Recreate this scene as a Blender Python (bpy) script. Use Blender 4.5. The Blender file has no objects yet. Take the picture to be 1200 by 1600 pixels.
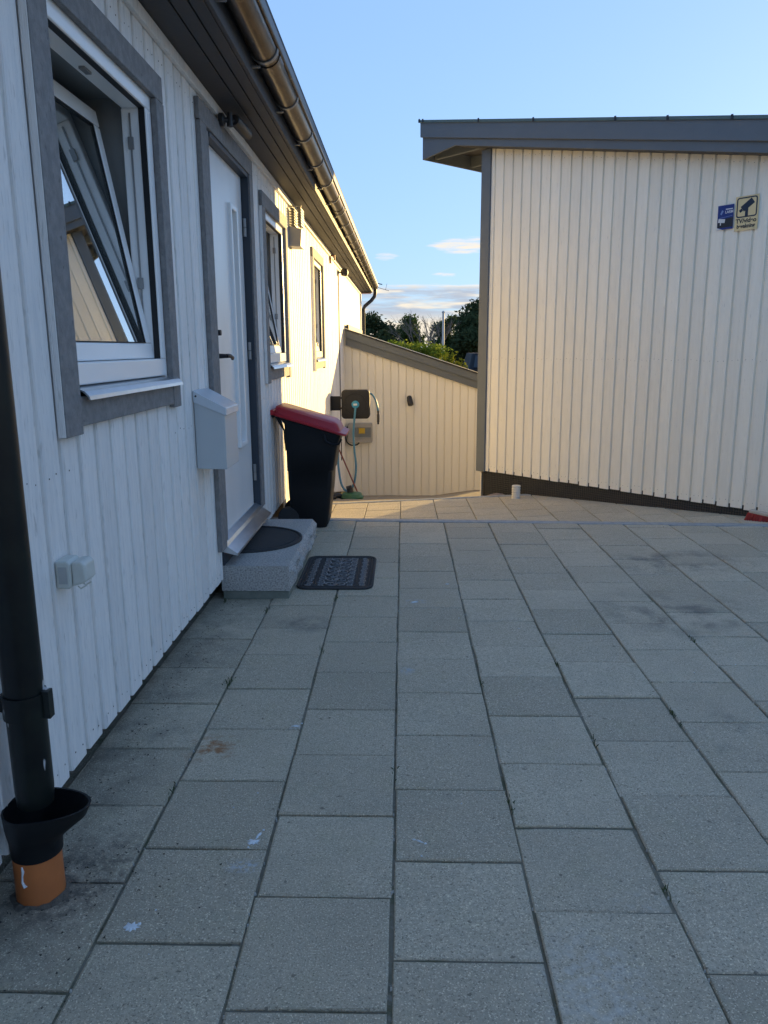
import bpy, bmesh, math, random
from mathutils import Vector, Matrix
rnd = random.Random(7)
S = bpy.context.scene
COL = S.collection
R = math.radians

# ------------------------------------------------------------------ camera
cd = bpy.data.cameras.new('camera'); cam = bpy.data.objects.new('camera', cd); COL.objects.link(cam)
cd.sensor_fit = 'VERTICAL'; cd.sensor_height = 24.0; cd.sensor_width = 18.0
cd.lens = 1202.0/1600.0*24.0; cd.clip_start = 0.05; cd.clip_end = 3000
def cam_axes(yaw, pitch, roll):
    fw = Vector((-math.sin(yaw)*math.cos(pitch), math.cos(yaw)*math.cos(pitch), -math.sin(pitch)))
    r = Vector((math.cos(yaw), math.sin(yaw), 0)); u = r.cross(fw)
    c, s = math.cos(roll), math.sin(roll)
    return c*r+s*u, c*u-s*r, fw
ar, au, af = cam_axes(R(1.47128), R(12.06014), R(-0.35))
m = Matrix((ar, au, -af)).transposed().to_4x4(); m.translation = (0, 0, 1.375)
cam.matrix_world = m
S.camera = cam
S.render.resolution_x = 768; S.render.resolution_y = 1024

# ------------------------------------------------------------------ light
SUN_AZ, SUN_EL = R(37.7), R(5.3)             # azimuth from +Y towards +X
to_sun = Vector((math.sin(SUN_AZ)*math.cos(SUN_EL), math.cos(SUN_AZ)*math.cos(SUN_EL), math.sin(SUN_EL)))
sl = bpy.data.lights.new('sun', 'SUN'); so = bpy.data.objects.new('sun', sl); COL.objects.link(so)
sl.energy = 1.65; sl.angle = R(0.5); sl.color = (1.0, 0.68, 0.25)
so.rotation_euler = to_sun.to_track_quat('Z', 'Y').to_euler(); so.location = (20, 25, 8)

SKY_G, SKY_T = 0.34, (.345, .505, .79)
W = bpy.data.worlds.new('World'); S.world = W; W.use_nodes = True
nt = W.node_tree; N = nt.nodes; L = nt.links; N.clear()
out = N.new('ShaderNodeOutputWorld'); bg = N.new('ShaderNodeBackground'); L.new(bg.outputs[0], out.inputs[0])
bg.inputs[1].default_value = 0.15
sky = N.new('ShaderNodeTexSky'); sky.sky_type = 'NISHITA'; sky.sun_disc = False
sky.sun_elevation = SUN_EL; sky.sun_rotation = SUN_AZ; sky.altitude = 0
sky.air_density = 1.0; sky.dust_density = 0.6; sky.ozone_density = 2.0
def wmath(op, a, b=None, c=None, clamp=False):
    n = N.new('ShaderNodeMath'); n.operation = op; n.use_clamp = clamp
    for i, v in enumerate((a, b, c)):
        if v is None: continue
        if isinstance(v, (int, float)): n.inputs[i].default_value = v
        else: L.new(v, n.inputs[i])
    return n.outputs[0]
def wramp(v, a, b):
    n = N.new('ShaderNodeMapRange'); n.interpolation_type = 'SMOOTHSTEP'
    L.new(v, n.inputs[0]); n.inputs[1].default_value = a; n.inputs[2].default_value = b
    return n.outputs[0]
tc = N.new('ShaderNodeTexCoord'); sx = N.new('ShaderNodeSeparateXYZ'); L.new(tc.outputs['Generated'], sx.inputs[0])
mp = N.new('ShaderNodeMapping'); mp.inputs['Scale'].default_value = (7, 7, 60); mp.inputs['Location'].default_value = (1.3, .2, .4)
L.new(tc.outputs['Generated'], mp.inputs[0])
nz = N.new('ShaderNodeTexNoise'); nz.inputs['Scale'].default_value = 2.4; nz.inputs['Detail'].default_value = 10; nz.inputs['Roughness'].default_value = .6
L.new(mp.outputs[0], nz.inputs['Vector'])
band = wmath('MULTIPLY', wramp(sx.outputs[2], -.01, .012), wramp(sx.outputs[2], .084, .070))
thr = wmath('ADD', wmath('MULTIPLY', band, .42), wmath('MULTIPLY', wramp(sx.outputs[2], .052, .022), .22))
cm0 = wmath('ADD', nz.outputs[0], thr)
# one small lens-shaped cloud, low in the north
def blob(cx, cy, cz, sxx, szz, amt):
    dx = wmath('DIVIDE', wmath('SUBTRACT', sx.outputs[0], cx), sxx); dz = wmath('DIVIDE', wmath('SUBTRACT', sx.outputs[2], cz), szz)
    d = wmath('ADD', wmath('MULTIPLY', dx, dx), wmath('MULTIPLY', dz, dz))
    return wmath('MULTIPLY', wmath('MULTIPLY', wramp(d, 1.6, 0.0), amt), wramp(sx.outputs[1], 0, .2))
b = wmath('ADD', wmath('ADD', blob(.070, 1, .1225, .046, .011, .42), blob(-.0215, 1, .110, .020, .005, .42)), blob(.05, 1, .088, .02, .004, .34))
cm0 = wmath('ADD', cm0, b)
cmask = wmath('MULTIPLY', wramp(cm0, .72, 1.04), .95)
haze_w = N.new('ShaderNodeMix'); haze_w.data_type = 'RGBA'
sgam = N.new('ShaderNodeGamma'); sgam.inputs[1].default_value = SKY_G; L.new(sky.outputs[0], sgam.inputs[0])   # evening sky evened out over the whole dome
stint = N.new('ShaderNodeMix'); stint.data_type = 'RGBA'; stint.blend_type = 'MULTIPLY'; stint.inputs[0].default_value = 1.0
L.new(sgam.outputs[0], stint.inputs[6]); stint.inputs[7].default_value = (*SKY_T, 1)
L.new(cmask, haze_w.inputs[0]); L.new(stint.outputs[2], haze_w.inputs[6])
nz2 = N.new('ShaderNodeTexNoise'); nz2.inputs['Scale'].default_value = 1.6; nz2.inputs['Detail'].default_value = 6
mp2 = N.new('ShaderNodeMapping'); mp2.inputs['Scale'].default_value = (9, 9, 75); mp2.inputs['Location'].default_value = (4.3, .2, 2.4)
L.new(tc.outputs['Generated'], mp2.inputs[0]); L.new(mp2.outputs[0], nz2.inputs['Vector'])
ccol = N.new('ShaderNodeMix'); ccol.data_type = 'RGBA'
CLOUD_K = 1.0
ccol.inputs[6].default_value = (.52*CLOUD_K, .58*CLOUD_K, .69*CLOUD_K, 1); ccol.inputs[7].default_value = (1.08*CLOUD_K, .95*CLOUD_K, .76*CLOUD_K, 1)
L.new(wmath('ADD', wramp(nz2.outputs[0], .46, .66), wmath('ADD', wramp(sx.outputs[2], .046, .026), wramp(sx.outputs[2], .068, .078)), clamp=True), ccol.inputs[0])
L.new(ccol.outputs[2], haze_w.inputs[7]); L.new(haze_w.outputs[2], bg.inputs[0])

vs = S.view_settings; vs.view_transform = 'Standard'; vs.look = 'None'; vs.gamma = 1.0; vs.use_curve_mapping = False
vs.exposure = 2.72
S.render.engine = 'CYCLES'
S.cycles.max_bounces = 10; S.cycles.diffuse_bounces = 6; S.cycles.glossy_bounces = 6; S.cycles.transparent_max_bounces = 12

# ------------------------------------------------------------------ materials
MATS = {}
def mat(name, col, rough=.6, metal=0.0, var=0.0, vscale=8.0, stretch=(1, 1, 1), bump=0.0, bscale=60.0, bstretch=None,
        col2=None, spots=None, spec=0.5, randv=0.0, detail=6):
    """principled surface: base colour broken by noise (col->col2), per-object value jitter, noise bump"""
    if name in MATS: return MATS[name]
    m = bpy.data.materials.new(name); m.use_nodes = True
    n = m.node_tree.nodes; l = m.node_tree.links; p = n['Principled BSDF']
    p.inputs['Roughness'].default_value = rough; p.inputs['Metallic'].default_value = metal
    p.inputs['Specular IOR Level'].default_value = spec
    geo = n.new('ShaderNodeNewGeometry')
    def noise(scale, st, det=6, ro=.6):
        mpn = n.new('ShaderNodeMapping'); mpn.inputs['Scale'].default_value = st; l.new(geo.outputs['Position'], mpn.inputs[0])
        t = n.new('ShaderNodeTexNoise'); t.inputs['Scale'].default_value = scale; t.inputs['Detail'].default_value = det; t.inputs['Roughness'].default_value = ro
        l.new(mpn.outputs[0], t.inputs['Vector']); return t.outputs[0]
    def mr(v, a, b):
        t = n.new('ShaderNodeMapRange'); l.new(v, t.inputs[0]); t.inputs[1].default_value = a; t.inputs[2].default_value = b; return t.outputs[0]
    c = None
    base = n.new('ShaderNodeRGB'); base.outputs[0].default_value = (*col, 1); c = base.outputs[0]
    if var > 0:
        c2 = col2 if col2 else tuple(v*.55 for v in col)
        mx = n.new('ShaderNodeMix'); mx.data_type = 'RGBA'
        f = n.new('ShaderNodeMath'); f.operation = 'MULTIPLY'; l.new(mr(noise(vscale, stretch, detail), .40, .72), f.inputs[0]); f.inputs[1].default_value = var
        l.new(f.outputs[0], mx.inputs[0]); l.new(c, mx.inputs[6]); mx.inputs[7].default_value = (*c2, 1); c = mx.outputs[2]
    if randv > 0:
        oi = n.new('ShaderNodeObjectInfo'); hs = n.new('ShaderNodeHueSaturation')
        k = n.new('ShaderNodeMapRange'); l.new(oi.outputs['Random'], k.inputs[0]); k.inputs[3].default_value = 1-randv; k.inputs[4].default_value = 1+randv
        l.new(k.outputs[0], hs.inputs['Value']); l.new(c, hs.inputs['Color']); c = hs.outputs[0]
    if spots:
        for (scale, st, lo, hi, sc, amt) in spots:
            mx = n.new('ShaderNodeMix'); mx.data_type = 'RGBA'
            f = n.new('ShaderNodeMath'); f.operation = 'MULTIPLY'; l.new(mr(noise(scale, st, 3, .5), lo, hi), f.inputs[0]); f.inputs[1].default_value = amt
            l.new(f.outputs[0], mx.inputs[0]); l.new(c, mx.inputs[6]); mx.inputs[7].default_value = (*sc, 1); c = mx.outputs[2]
    l.new(c, p.inputs['Base Color'])
    if bump > 0:
        bn = n.new('ShaderNodeBump'); bn.inputs['Strength'].default_value = bump; bn.inputs['Distance'].default_value = .01
        l.new(noise(bscale, bstretch or stretch, 5), bn.inputs['Height']); l.new(bn.outputs[0], p.inputs['Normal'])
    MATS[name] = m
    return m

M_white = mat('painted_white_wood', (.90, .875, .84), .55, var=.45, vscale=9, stretch=(6, 6, .5), col2=(.62, .635, .65), bump=.5, bscale=26, bstretch=(14, 14, .55), randv=.05,
              spots=[(40, (3, 3, .35), .60, .72, (.45, .44, .42), .45), (14, (2, 2, .6), .66, .74, (.30, .30, .29), .35)])
M_white2 = mat('painted_cream_wood', (.89, .84, .72), .6, var=.34, vscale=6, stretch=(6, 6, .5), col2=(.74, .69, .57), bump=.35, bscale=26, bstretch=(12, 12, .5), randv=.04,
              spots=[(30, (3, 3, .5), .64, .76, (.48, .45, .40), .35)])
M_white3 = mat('smooth_white_wood', (.91, .87, .76), .55, var=.2, vscale=5, stretch=(4, 4, .5), col2=(.77, .74, .67), bump=.15, bscale=26, bstretch=(12, 12, .5), randv=.02)
M_trim = mat('weathered_grey_trim', (.19, .185, .185), .7, var=.6, vscale=30, stretch=(1, 1, 1), col2=(.32, .31, .30), bump=.5, bscale=60, bstretch=(1, 3, 1),
             spots=[(60, (1, 1, .5), .68, .76, (.05, .05, .055), .7)])
M_grey = mat('grey_painted_board', (.125, .145, .165), .55, var=.3, vscale=6, col2=(.09, .105, .12), bump=.15, bscale=50, randv=.03)
M_grey2 = mat('grey_verge_board', (.135, .155, .175), .55, var=.25, vscale=5, col2=(.10, .12, .135), bump=.12, bscale=50)
M_soffit = mat('dark_soffit_board', (.045, .045, .05), .6, var=.3, vscale=8, bump=.15, bscale=40)
M_roof = mat('black_roofing', (.035, .036, .038), .8, bump=.3, bscale=90)
M_roofgreen = mat('green_roof_edge', (.10, .15, .145), .5, var=.3, vscale=9)
M_gutter = mat('weathered_dark_gutter', (.085, .062, .044), .30, metal=.8, var=.8, vscale=14, stretch=(1, .35, 1), col2=(.018, .015, .013), bump=.12, bscale=30,
               spots=[(38, (1, .2, 1), .62, .72, (.32, .28, .22), .6)])
M_darkmetal = mat('dark_metal', (.05, .05, .055), .45, metal=.6)
M_bracket = mat('galvanised_bracket', (.30, .30, .30), .45, metal=.7)
M_steel = mat('brushed_aluminium', (.70, .72, .74), .28, metal=.9, var=.35, vscale=10, col2=(.42, .44, .47), bump=.06, bscale=14)
M_pvc = mat('white_plastic_frame', (.88, .88, .87), .28, var=.1, vscale=5, col2=(.68, .69, .7))
M_door = mat('white_door', (.80, .80, .79), .30, var=.35, vscale=2.2, stretch=(1, 2, .8), col2=(.60, .61, .60), bump=.03, bscale=6)
M_rubber = mat('black_rubber', (.028, .028, .03), .7, var=.3, vscale=30, col2=(.05, .05, .05), bump=.4, bscale=250)
M_gasket = mat('black_gasket', (.012, .012, .013), .6)
M_jamb = mat('dark_jamb', (.035, .045, .06), .5)
M_black = mat('black_plastic', (.018, .018, .02), .42, var=.3, vscale=6, col2=(.03, .03, .03), bump=.05, bscale=80)
M_binblack = mat('bin_black_plastic', (.006, .007, .009), .5, spec=.35, bump=.08, bscale=120)
M_binred = mat('bin_red_lid', (.42, .012, .022), .42, var=.25, vscale=8, col2=(.32, .012, .02), bump=.06, bscale=90)
M_pipe = mat('black_lacquer_pipe', (.004, .0055, .007), .34, spec=.3, var=.5, vscale=9, col2=(.016, .024, .017), bump=.08, bscale=30,
             spots=[(16, (1, 1, .3), .672, .69, (.55, .56, .58), .85)])
M_catch = mat('leaf_catcher_plastic', (.006, .007, .009), .5, spec=.3, bump=.05, bscale=60)
M_orange = mat('orange_drain_plastic', (.50, .155, .045), .5, var=.45, vscale=9, col2=(.33, .10, .035), bump=.08, bscale=50)
M_whitepaint = mat('paint_splash', (.68, .72, .76), .6, var=.4, vscale=60, col2=(.45, .48, .5))
M_granite = mat('granite', (.52, .50, .47), .75, var=.95, vscale=110, col2=(.16, .155, .155), bump=.5, bscale=140, detail=3,
                spots=[(230, (1, 1, 1), .62, .68, (.05, .05, .055), .7), (3, (1, 1, 1), .5, .8, (.22, .23, .21), .4)])
M_granite_low = mat('mossy_concrete_base', (.20, .215, .185), .85, var=.6, vscale=20, col2=(.11, .13, .10), bump=.5, bscale=90)
M_mailbox = mat('light_grey_steel', (.52, .55, .56), .36, var=.12, vscale=3, col2=(.36, .40, .43))
M_maillid = mat('light_grey_steel_lid', (.62, .66, .70), .25, var=.3, vscale=9, col2=(.46, .50, .54))
M_outlet = mat('aged_white_plastic', (.60, .61, .56), .45, var=.3, vscale=30, col2=(.45, .46, .40))
M_reel = mat('dark_brown_plastic', (.009, .009, .009), .6)
M_blue = mat('blue_badge', (.03, .27, .45), .4)
M_hose = mat('blue_grey_hose', (.07, .22, .33), .45)
M_redrod = mat('red_brown_rod', (.20, .04, .025), .5)
M_green = mat('green_plastic', (.03, .12, .05), .5)
M_ebox = mat('grey_plastic_box', (.42, .40, .36), .5, var=.2, vscale=12)
M_clear = mat('dull_window_plastic', (.20, .22, .22), .2)
M_yellow = mat('yellow_switch', (.60, .40, .03), .45)
M_membrane = mat('black_dimple_membrane', (.016, .017, .018), .5, bump=.0)
M_whiteplastic = mat('cream_plastic', (.66, .62, .54), .5)
M_stone = mat('field_stone', (.30, .22, .18), .8, var=.7, vscale=18, col2=(.20, .17, .15), bump=.5, bscale=40)
M_bristle = mat('red_bristle', (.34, .03, .025), .7)
M_broomwood = mat('pale_broom_wood', (.55, .47, .38), .6, var=.4, vscale=12, stretch=(1, 8, 8))
M_kerb = mat('pale_concrete_edge', (.36, .375, .385), .85, var=.7, vscale=22, col2=(.20, .21, .21), bump=.4, bscale=70)
M_joint = mat('joint_sand', (.25, .225, .175), .95, var=.9, vscale=9, col2=(.10, .11, .05), bump=1.0, bscale=180,
              spots=[(60, (1, 1, 1), .58, .68, (.33, .31, .27), .6)])
M_ground = mat('sandy_gravel_ground', (.34, .28, .20), .95, var=.8, vscale=6, col2=(.22, .185, .13), bump=.8, bscale=60)
M_conc = mat('foundation_concrete', (.16, .155, .15), .9, var=.6, vscale=9, bump=.5, bscale=40)
M_dark_int = mat('interior_wall', (.30, .30, .29), .9)
M_bark = mat('tree_bark', (.07, .06, .05), .9, var=.5, vscale=20)
M_barebark = mat('bare_branch_bark', (.20, .17, .14), .9)
M_pole = mat('pale_pole', (.5, .5, .48), .6)
M_card = mat('dark_car_paint', (.004, .005, .007), .55, spec=.3)
M_carglass = mat('car_glass', (.02, .025, .03), .08)
M_sunlitwood = mat('sunlit_wood_soffit', (.50, .24, .09), .6, var=.3, vscale=6)  # wood underside with the orange of the low sun put into its colour
M_signY = mat('pale_yellow_sign', (.74, .60, .33), .4, var=.15, vscale=30, col2=(.68, .52, .27))
M_signN = mat('navy_print', (.012, .025, .05), .4)
M_signB = mat('blue_sign', (.012, .035, .20), .35)
M_signW = mat('white_print', (.7, .7, .7), .4)
M_signD = mat('dark_print', (.02, .022, .03), .4)
M_wire = mat('black_cable', (.02, .02, .02), .5)

# membrane dimples: small regular studs in the bump only (far too small to be built)
def membrane_nodes():
    n = M_membrane.node_tree.nodes; l = M_membrane.node_tree.links; p = n['Principled BSDF']
    tcx = n.new('ShaderNodeTexCoord'); v = n.new('ShaderNodeTexVoronoi'); v.inputs['Scale'].default_value = 44; v.inputs['Randomness'].default_value = 0
    l.new(tcx.outputs['Object'], v.inputs['Vector'])
    bn = n.new('ShaderNodeBump'); bn.inputs['Strength'].default_value = 1.0; bn.inputs['Distance'].default_value = .02
    l.new(v.outputs['Distance'], bn.inputs['Height']); l.new(bn.outputs[0], p.inputs['Normal'])
membrane_nodes()

def glass_mat():
    m = bpy.data.materials.new('window_glass'); m.use_nodes = True; n = m.node_tree.nodes; l = m.node_tree.links; n.clear()
    o = n.new('ShaderNodeOutputMaterial'); mx = n.new('ShaderNodeMixShader'); tr = n.new('ShaderNodeBsdfTransparent'); gl = n.new('ShaderNodeBsdfGlossy')
    tr.inputs[0].default_value = (.72, .76, .75, 1); gl.inputs['Roughness'].default_value = .005; gl.inputs[0].default_value = (.94, .97, .98, 1)
    fr = n.new('ShaderNodeFresnel'); fr.inputs[0].default_value = 1.5; mr = n.new('ShaderNodeMapRange'); l.new(fr.outputs[0], mr.inputs[0])
    mr.inputs[1].default_value = 0.0; mr.inputs[2].default_value = .25; mr.inputs[3].default_value = .22; mr.inputs[4].default_value = .82   # low-e coated double glazing
    l.new(mr.outputs[0], mx.inputs[0]); l.new(tr.outputs[0], mx.inputs[1]); l.new(gl.outputs[0], mx.inputs[2]); l.new(mx.outputs[0], o.inputs[0])
    return m
M_glass = glass_mat()

def leaf_mat(name, c1, c2, trans=.35):
    m = bpy.data.materials.new(name); m.use_nodes = True; n = m.node_tree.nodes; l = m.node_tree.links; n.clear()
    o = n.new('ShaderNodeOutputMaterial'); mx = n.new('ShaderNodeMixShader'); d = n.new('ShaderNodeBsdfDiffuse'); t = n.new('ShaderNodeBsdfTranslucent')
    geo = n.new('ShaderNodeNewGeometry'); ns = n.new('ShaderNodeTexNoise'); ns.inputs['Scale'].default_value = 2.2; ns.inputs['Detail'].default_value = 4
    l.new(geo.outputs['Position'], ns.inputs['Vector'])
    mc = n.new('ShaderNodeMix'); mc.data_type = 'RGBA'; mr = n.new('ShaderNodeMapRange'); mr.inputs[1].default_value = .35; mr.inputs[2].default_value = .65
    l.new(ns.outputs[0], mr.inputs[0]); l.new(mr.outputs[0], mc.inputs[0]); mc.inputs[6].default_value = (*c1, 1); mc.inputs[7].default_value = (*c2, 1)
    l.new(mc.outputs[2], d.inputs[0]); l.new(mc.outputs[2], t.inputs[0]); mx.inputs[0].default_value = trans
    l.new(d.outputs[0], mx.inputs[1]); l.new(t.outputs[0], mx.inputs[2]); l.new(mx.outputs[0], o.inputs[0])
    return m
M_leafdark = leaf_mat('dark_foliage', (.045, .065, .03), (.065, .085, .04), .3)
M_leafmid = leaf_mat('mid_foliage', (.05, .09, .028), (.08, .115, .04), .35)
M_leafhedge = leaf_mat('thuja_foliage', (.12, .19, .025), (.20, .25, .045), .55)
M_leafbush = leaf_mat('yellow_green_foliage', (.12, .15, .02), (.17, .17, .03), .45)

def slab_mat(name, base, marks):
    """pressed concrete: aggregate speckle, per-slab tone, broad dirt, and single stains at their own places"""
    m = bpy.data.materials.new(name); m.use_nodes = True; n = m.node_tree.nodes; l = m.node_tree.links; p = n['Principled BSDF']
    p.inputs['Roughness'].default_value = .82; p.inputs['Specular IOR Level'].default_value = .35
    geo = n.new('ShaderNodeNewGeometry'); pos = geo.outputs['Position']
    def noise(sc, det=4, ro=.6):
        t = n.new('ShaderNodeTexNoise'); t.inputs['Scale'].default_value = sc; t.inputs['Detail'].default_value = det; t.inputs['Roughness'].default_value = ro
        l.new(pos, t.inputs['Vector']); return t.outputs[0]
    def mr(v, a, b, c=0, d=1):
        t = n.new('ShaderNodeMapRange'); l.new(v, t.inputs[0]); t.inputs[1].default_value = a; t.inputs[2].default_value = b
        t.inputs[3].default_value = c; t.inputs[4].default_value = d; return t.outputs[0]
    def mixc(f, c, col):
        x = n.new('ShaderNodeMix'); x.data_type = 'RGBA'; l.new(f, x.inputs[0]); l.new(c, x.inputs[6]); x.inputs[7].default_value = (*col, 1); return x.outputs[2]
    def mul(a, bv):
        x = n.new('ShaderNodeMath'); x.operation = 'MULTIPLY'; l.new(a, x.inputs[0])
        if isinstance(bv, (int, float)): x.inputs[1].default_value = bv
        else: l.new(bv, x.inputs[1])
        return x.outputs[0]
    rgb = n.new('ShaderNodeRGB'); rgb.outputs[0].default_value = (*base, 1)
    oi = n.new('ShaderNodeObjectInfo'); hs = n.new('ShaderNodeHueSaturation'); l.new(rgb.outputs[0], hs.inputs['Color'])
    l.new(mr(oi.outputs['Random'], 0, 1, .84, 1.14), hs.inputs['Value'])
    c = hs.outputs[0]
    c = mixc(mul(mr(noise(2.2, 6), .42, .70), .40), c, tuple(v*.62 for v in base))
    c = mixc(mul(mr(noise(7, 5), .52, .74), .30), c, (base[0]*.75, base[1]*.80, base[2]*.62))
    c = mixc(mul(mr(noise(26, 4, .7), .42, .70), .38), c, tuple(v*.62 for v in base))
    c = mixc(mul(mr(noise(110, 3, .7), .38, .70), .62), c, tuple(v*.55 for v in base))
    c = mixc(mul(mr(noise(230, 2, .5), .60, .66), .65), c, tuple(min(1, v*1.8) for v in base))
    c = mixc(mul(mr(noise(210, 2, .5), .40, .33), .7), c, tuple(v*.25 for v in base))
    c = mixc(mul(mr(noise(46, 2, .5), .70, .73), .7), c, tuple(v*.25 for v in base))
    sx_ = n.new('ShaderNodeSeparateXYZ'); l.new(pos, sx_.inputs[0])
    # splash dirt and soil along the foot of the house
    c = mixc(mul(mul(mr(sx_.outputs[0], -.62, -.98), mr(noise(6, 6, .7), .40, .66)), .55), c, (.10, .098, .088))
    for (x, y, rx, ry, col, amt, sc, lo, hi) in marks:
        mp_ = n.new('ShaderNodeMapping'); mp_.vector_type = 'POINT'
        mp_.inputs['Location'].default_value = (-x/rx, -y/ry, 0); mp_.inputs['Scale'].default_value = (1/rx, 1/ry, 0)
        l.new(pos, mp_.inputs[0])
        ln = n.new('ShaderNodeVectorMath'); ln.operation = 'LENGTH'; l.new(mp_.outputs[0], ln.inputs[0])
        f = mul(mr(ln.outputs['Value'], 1.0, .35), mr(noise(sc, 5, .65), lo, hi))
        c = mixc(mul(f, amt), c, col)
    l.new(c, p.inputs['Base Color'])
    bn = n.new('ShaderNodeBump'); bn.inputs['Strength'].default_value = .8; bn.inputs['Distance'].default_value = .006
    l.new(noise(190, 4, .75), bn.inputs['Height']); l.new(bn.outputs[0], p.inputs['Normal'])
    return m
MARKS = [(-.435, 1.83, .06, .035, (.50, .56, .62), .7, 70, .45, .60),
         (.07, 4.06, .07, .05, (.42, .48, .54), .7, 30, .45, .6), (.018, 3.12, .04, .05, (.40, .46, .52), .8, 40, .42, .6),
         (-.67, 2.46, .12, .12, (.34, .15, .055), .85, 13, .46, .58), (-.40, 2.62, .03, .03, (.65, .7, .74), .5, 60, .45, .55),
         (.42, 1.44, .16, .22, (.66, .65, .61), .55, 38, .42, .66), (.62, 1.72, .10, .05, (.60, .60, .57), .40, 30, .5, .66),
         (-.5, 3.7, .17, .15, (.07, .075, .08), .55, 9, .38, .6), (1.45, 3.9, .5, .45, (.06, .062, .068), .55, 4, .45, .62),
         (1.75, 4.9, .6, .35, (.07, .072, .078), .5, 5, .45, .6), (1.25, 2.55, .2, .3, (.07, .07, .075), .45, 6, .5, .66),
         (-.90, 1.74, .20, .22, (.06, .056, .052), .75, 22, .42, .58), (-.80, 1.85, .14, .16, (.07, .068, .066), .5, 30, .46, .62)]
M_slab = slab_mat('concrete_slab', (.58, .50, .375), MARKS)
M_slab2 = slab_mat('concrete_slab_lower', (.58, .50, .375), [])

# ------------------------------------------------------------------ mesh helpers
class MB:
    def __init__(s): s.v = []; s.f = []
    def add(s, vs, fs):
        o = len(s.v); s.v += [tuple(p) for p in vs]; s.f += [tuple(i+o for i in q) for q in fs]; return s
    def box(s, x0, x1, y0, y1, z0, z1):
        return s.add([(x0,y0,z0),(x1,y0,z0),(x1,y1,z0),(x0,y1,z0),(x0,y0,z1),(x1,y0,z1),(x1,y1,z1),(x0,y1,z1)],
                     [(0,3,2,1),(4,5,6,7),(0,1,5,4),(1,2,6,5),(2,3,7,6),(3,0,4,7)])
    def hexa(s, p):   # 8 points, bottom 4 then top 4 (ccw from above)
        return s.add(p, [(0,3,2,1),(4,5,6,7),(0,1,5,4),(1,2,6,5),(2,3,7,6),(3,0,4,7)])
    def prism(s, poly, fn, a, b):   # poly in 2D, fn(u,v,t)->3D, extruded t=a..b
        n = len(poly)
        vs = [fn(u, v, a) for u, v in poly]+[fn(u, v, b) for u, v in poly]
        fs = [(i, (i+1) % n, n+(i+1) % n, n+i) for i in range(n)]+[tuple(range(n))[::-1], tuple(range(n, 2*n))]
        return s.add(vs, fs)
    def tube(s, path, r, seg=10, cap=True):
        path = [Vector(p) for p in path]; n = len(path)
        rs = r if isinstance(r, (list, tuple)) else [r]*n
        up = Vector((0, 0, 1)); vs = []; prev = None
        for i, p in enumerate(path):
            t = (path[min(i+1, n-1)]-path[max(i-1, 0)]).normalized()
            if prev is None:
                a = up if abs(t.dot(up)) < .95 else Vector((1, 0, 0)); u = t.cross(a).normalized()
            else:
                u = (prev-t*prev.dot(t)).normalized()
            w = t.cross(u); prev = u
            for k in range(seg):
                an = 2*math.pi*k/seg; vs.append(p+(u*math.cos(an)+w*math.sin(an))*rs[i])
        fs = [(i*seg+k, i*seg+(k+1) % seg, (i+1)*seg+(k+1) % seg, (i+1)*seg+k) for i in range(n-1) for k in range(seg)]
        if cap: fs += [tuple(range(seg))[::-1], tuple((n-1)*seg+k for k in range(seg))]
        return s.add(vs, fs)
    def lathe(s, prof, c, seg=28, axis='z', cap=True):   # prof [(r,h)], closed rings
        n = len(prof); vs = []
        for r_, h in prof:
            for k in range(seg):
                a = 2*math.pi*k/seg; x, y = r_*math.cos(a), r_*math.sin(a)
                vs.append({'z': (c[0]+x, c[1]+y, c[2]+h), 'x': (c[0]+h, c[1]+x, c[2]+y), 'y': (c[0]+y, c[1]+h, c[2]+x)}[axis])
        fs = [(i*seg+k, i*seg+(k+1) % seg, (i+1)*seg+(k+1) % seg, (i+1)*seg+k) for i in range(n-1) for k in range(seg)]
        if cap: fs += [tuple(range(seg))[::-1], tuple((n-1)*seg+k for k in range(seg))]
        return s.add(vs, fs)
    def mesh(s, name):
        me = bpy.data.meshes.new(name); me.from_pydata(s.v, [], s.f)
        bm = bmesh.new(); bm.from_mesh(me); bmesh.ops.recalc_face_normals(bm, faces=bm.faces); bm.to_mesh(me); bm.free()
        return me
    def build(s, name, mt, parent=None, bevel=0, smooth=False, seg=2):
        return obj(name, s.mesh(name), mt, parent, bevel, smooth, seg)
def obj(name, me, mt, parent=None, bevel=0, smooth=False, seg=2):
    if mt and not me.materials: me.materials.append(mt)
    o = bpy.data.objects.new(name, me); COL.objects.link(o)
    if parent is not None:
        o.parent = parent; par_inv(o, parent)
    if bevel:
        b = o.modifiers.new('bevel', 'BEVEL'); b.width = bevel; b.segments = seg; b.limit_method = 'ANGLE'; b.angle_limit = R(40)
    if smooth:
        for q in me.polygons: q.use_smooth = True
        if smooth != 'all': me.set_sharp_from_angle(angle=R(38))
    return o
WORLD = {}
def par_inv(o, parent):
    # geometry of world-built parts is given in world space: cancel the parents' transform
    if parent.get('_local'): return
    o.matrix_parent_inverse = wm(parent).inverted()
def wm(o):
    mloc = Matrix.LocRotScale(o.location, o.rotation_euler, o.scale)
    return (wm(o.parent) @ o.matrix_parent_inverse @ mloc) if o.parent else mloc
def tag(o, label=None, cat=None, group=None, kind=None):
    if label: o['label'] = label
    if cat: o['category'] = cat
    if group: o['group'] = group
    if kind: o['kind'] = kind
    return o
def thing(name, loc, label, cat, group=None, rotz=0, local=False):
    o = bpy.data.objects.new(name, None); COL.objects.link(o); o.location = loc; o.rotation_euler = (0, 0, rotz)
    o.empty_display_size = .1
    tag(o, label, cat, group)
    if local: LOCAL.add(o.name)
    return o
LOCAL = set()
def par_inv(o, parent):
    root = parent
    while root.parent: root = root.parent
    if root.name in LOCAL: return
    o.matrix_parent_inverse = wm(parent).inverted()
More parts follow.
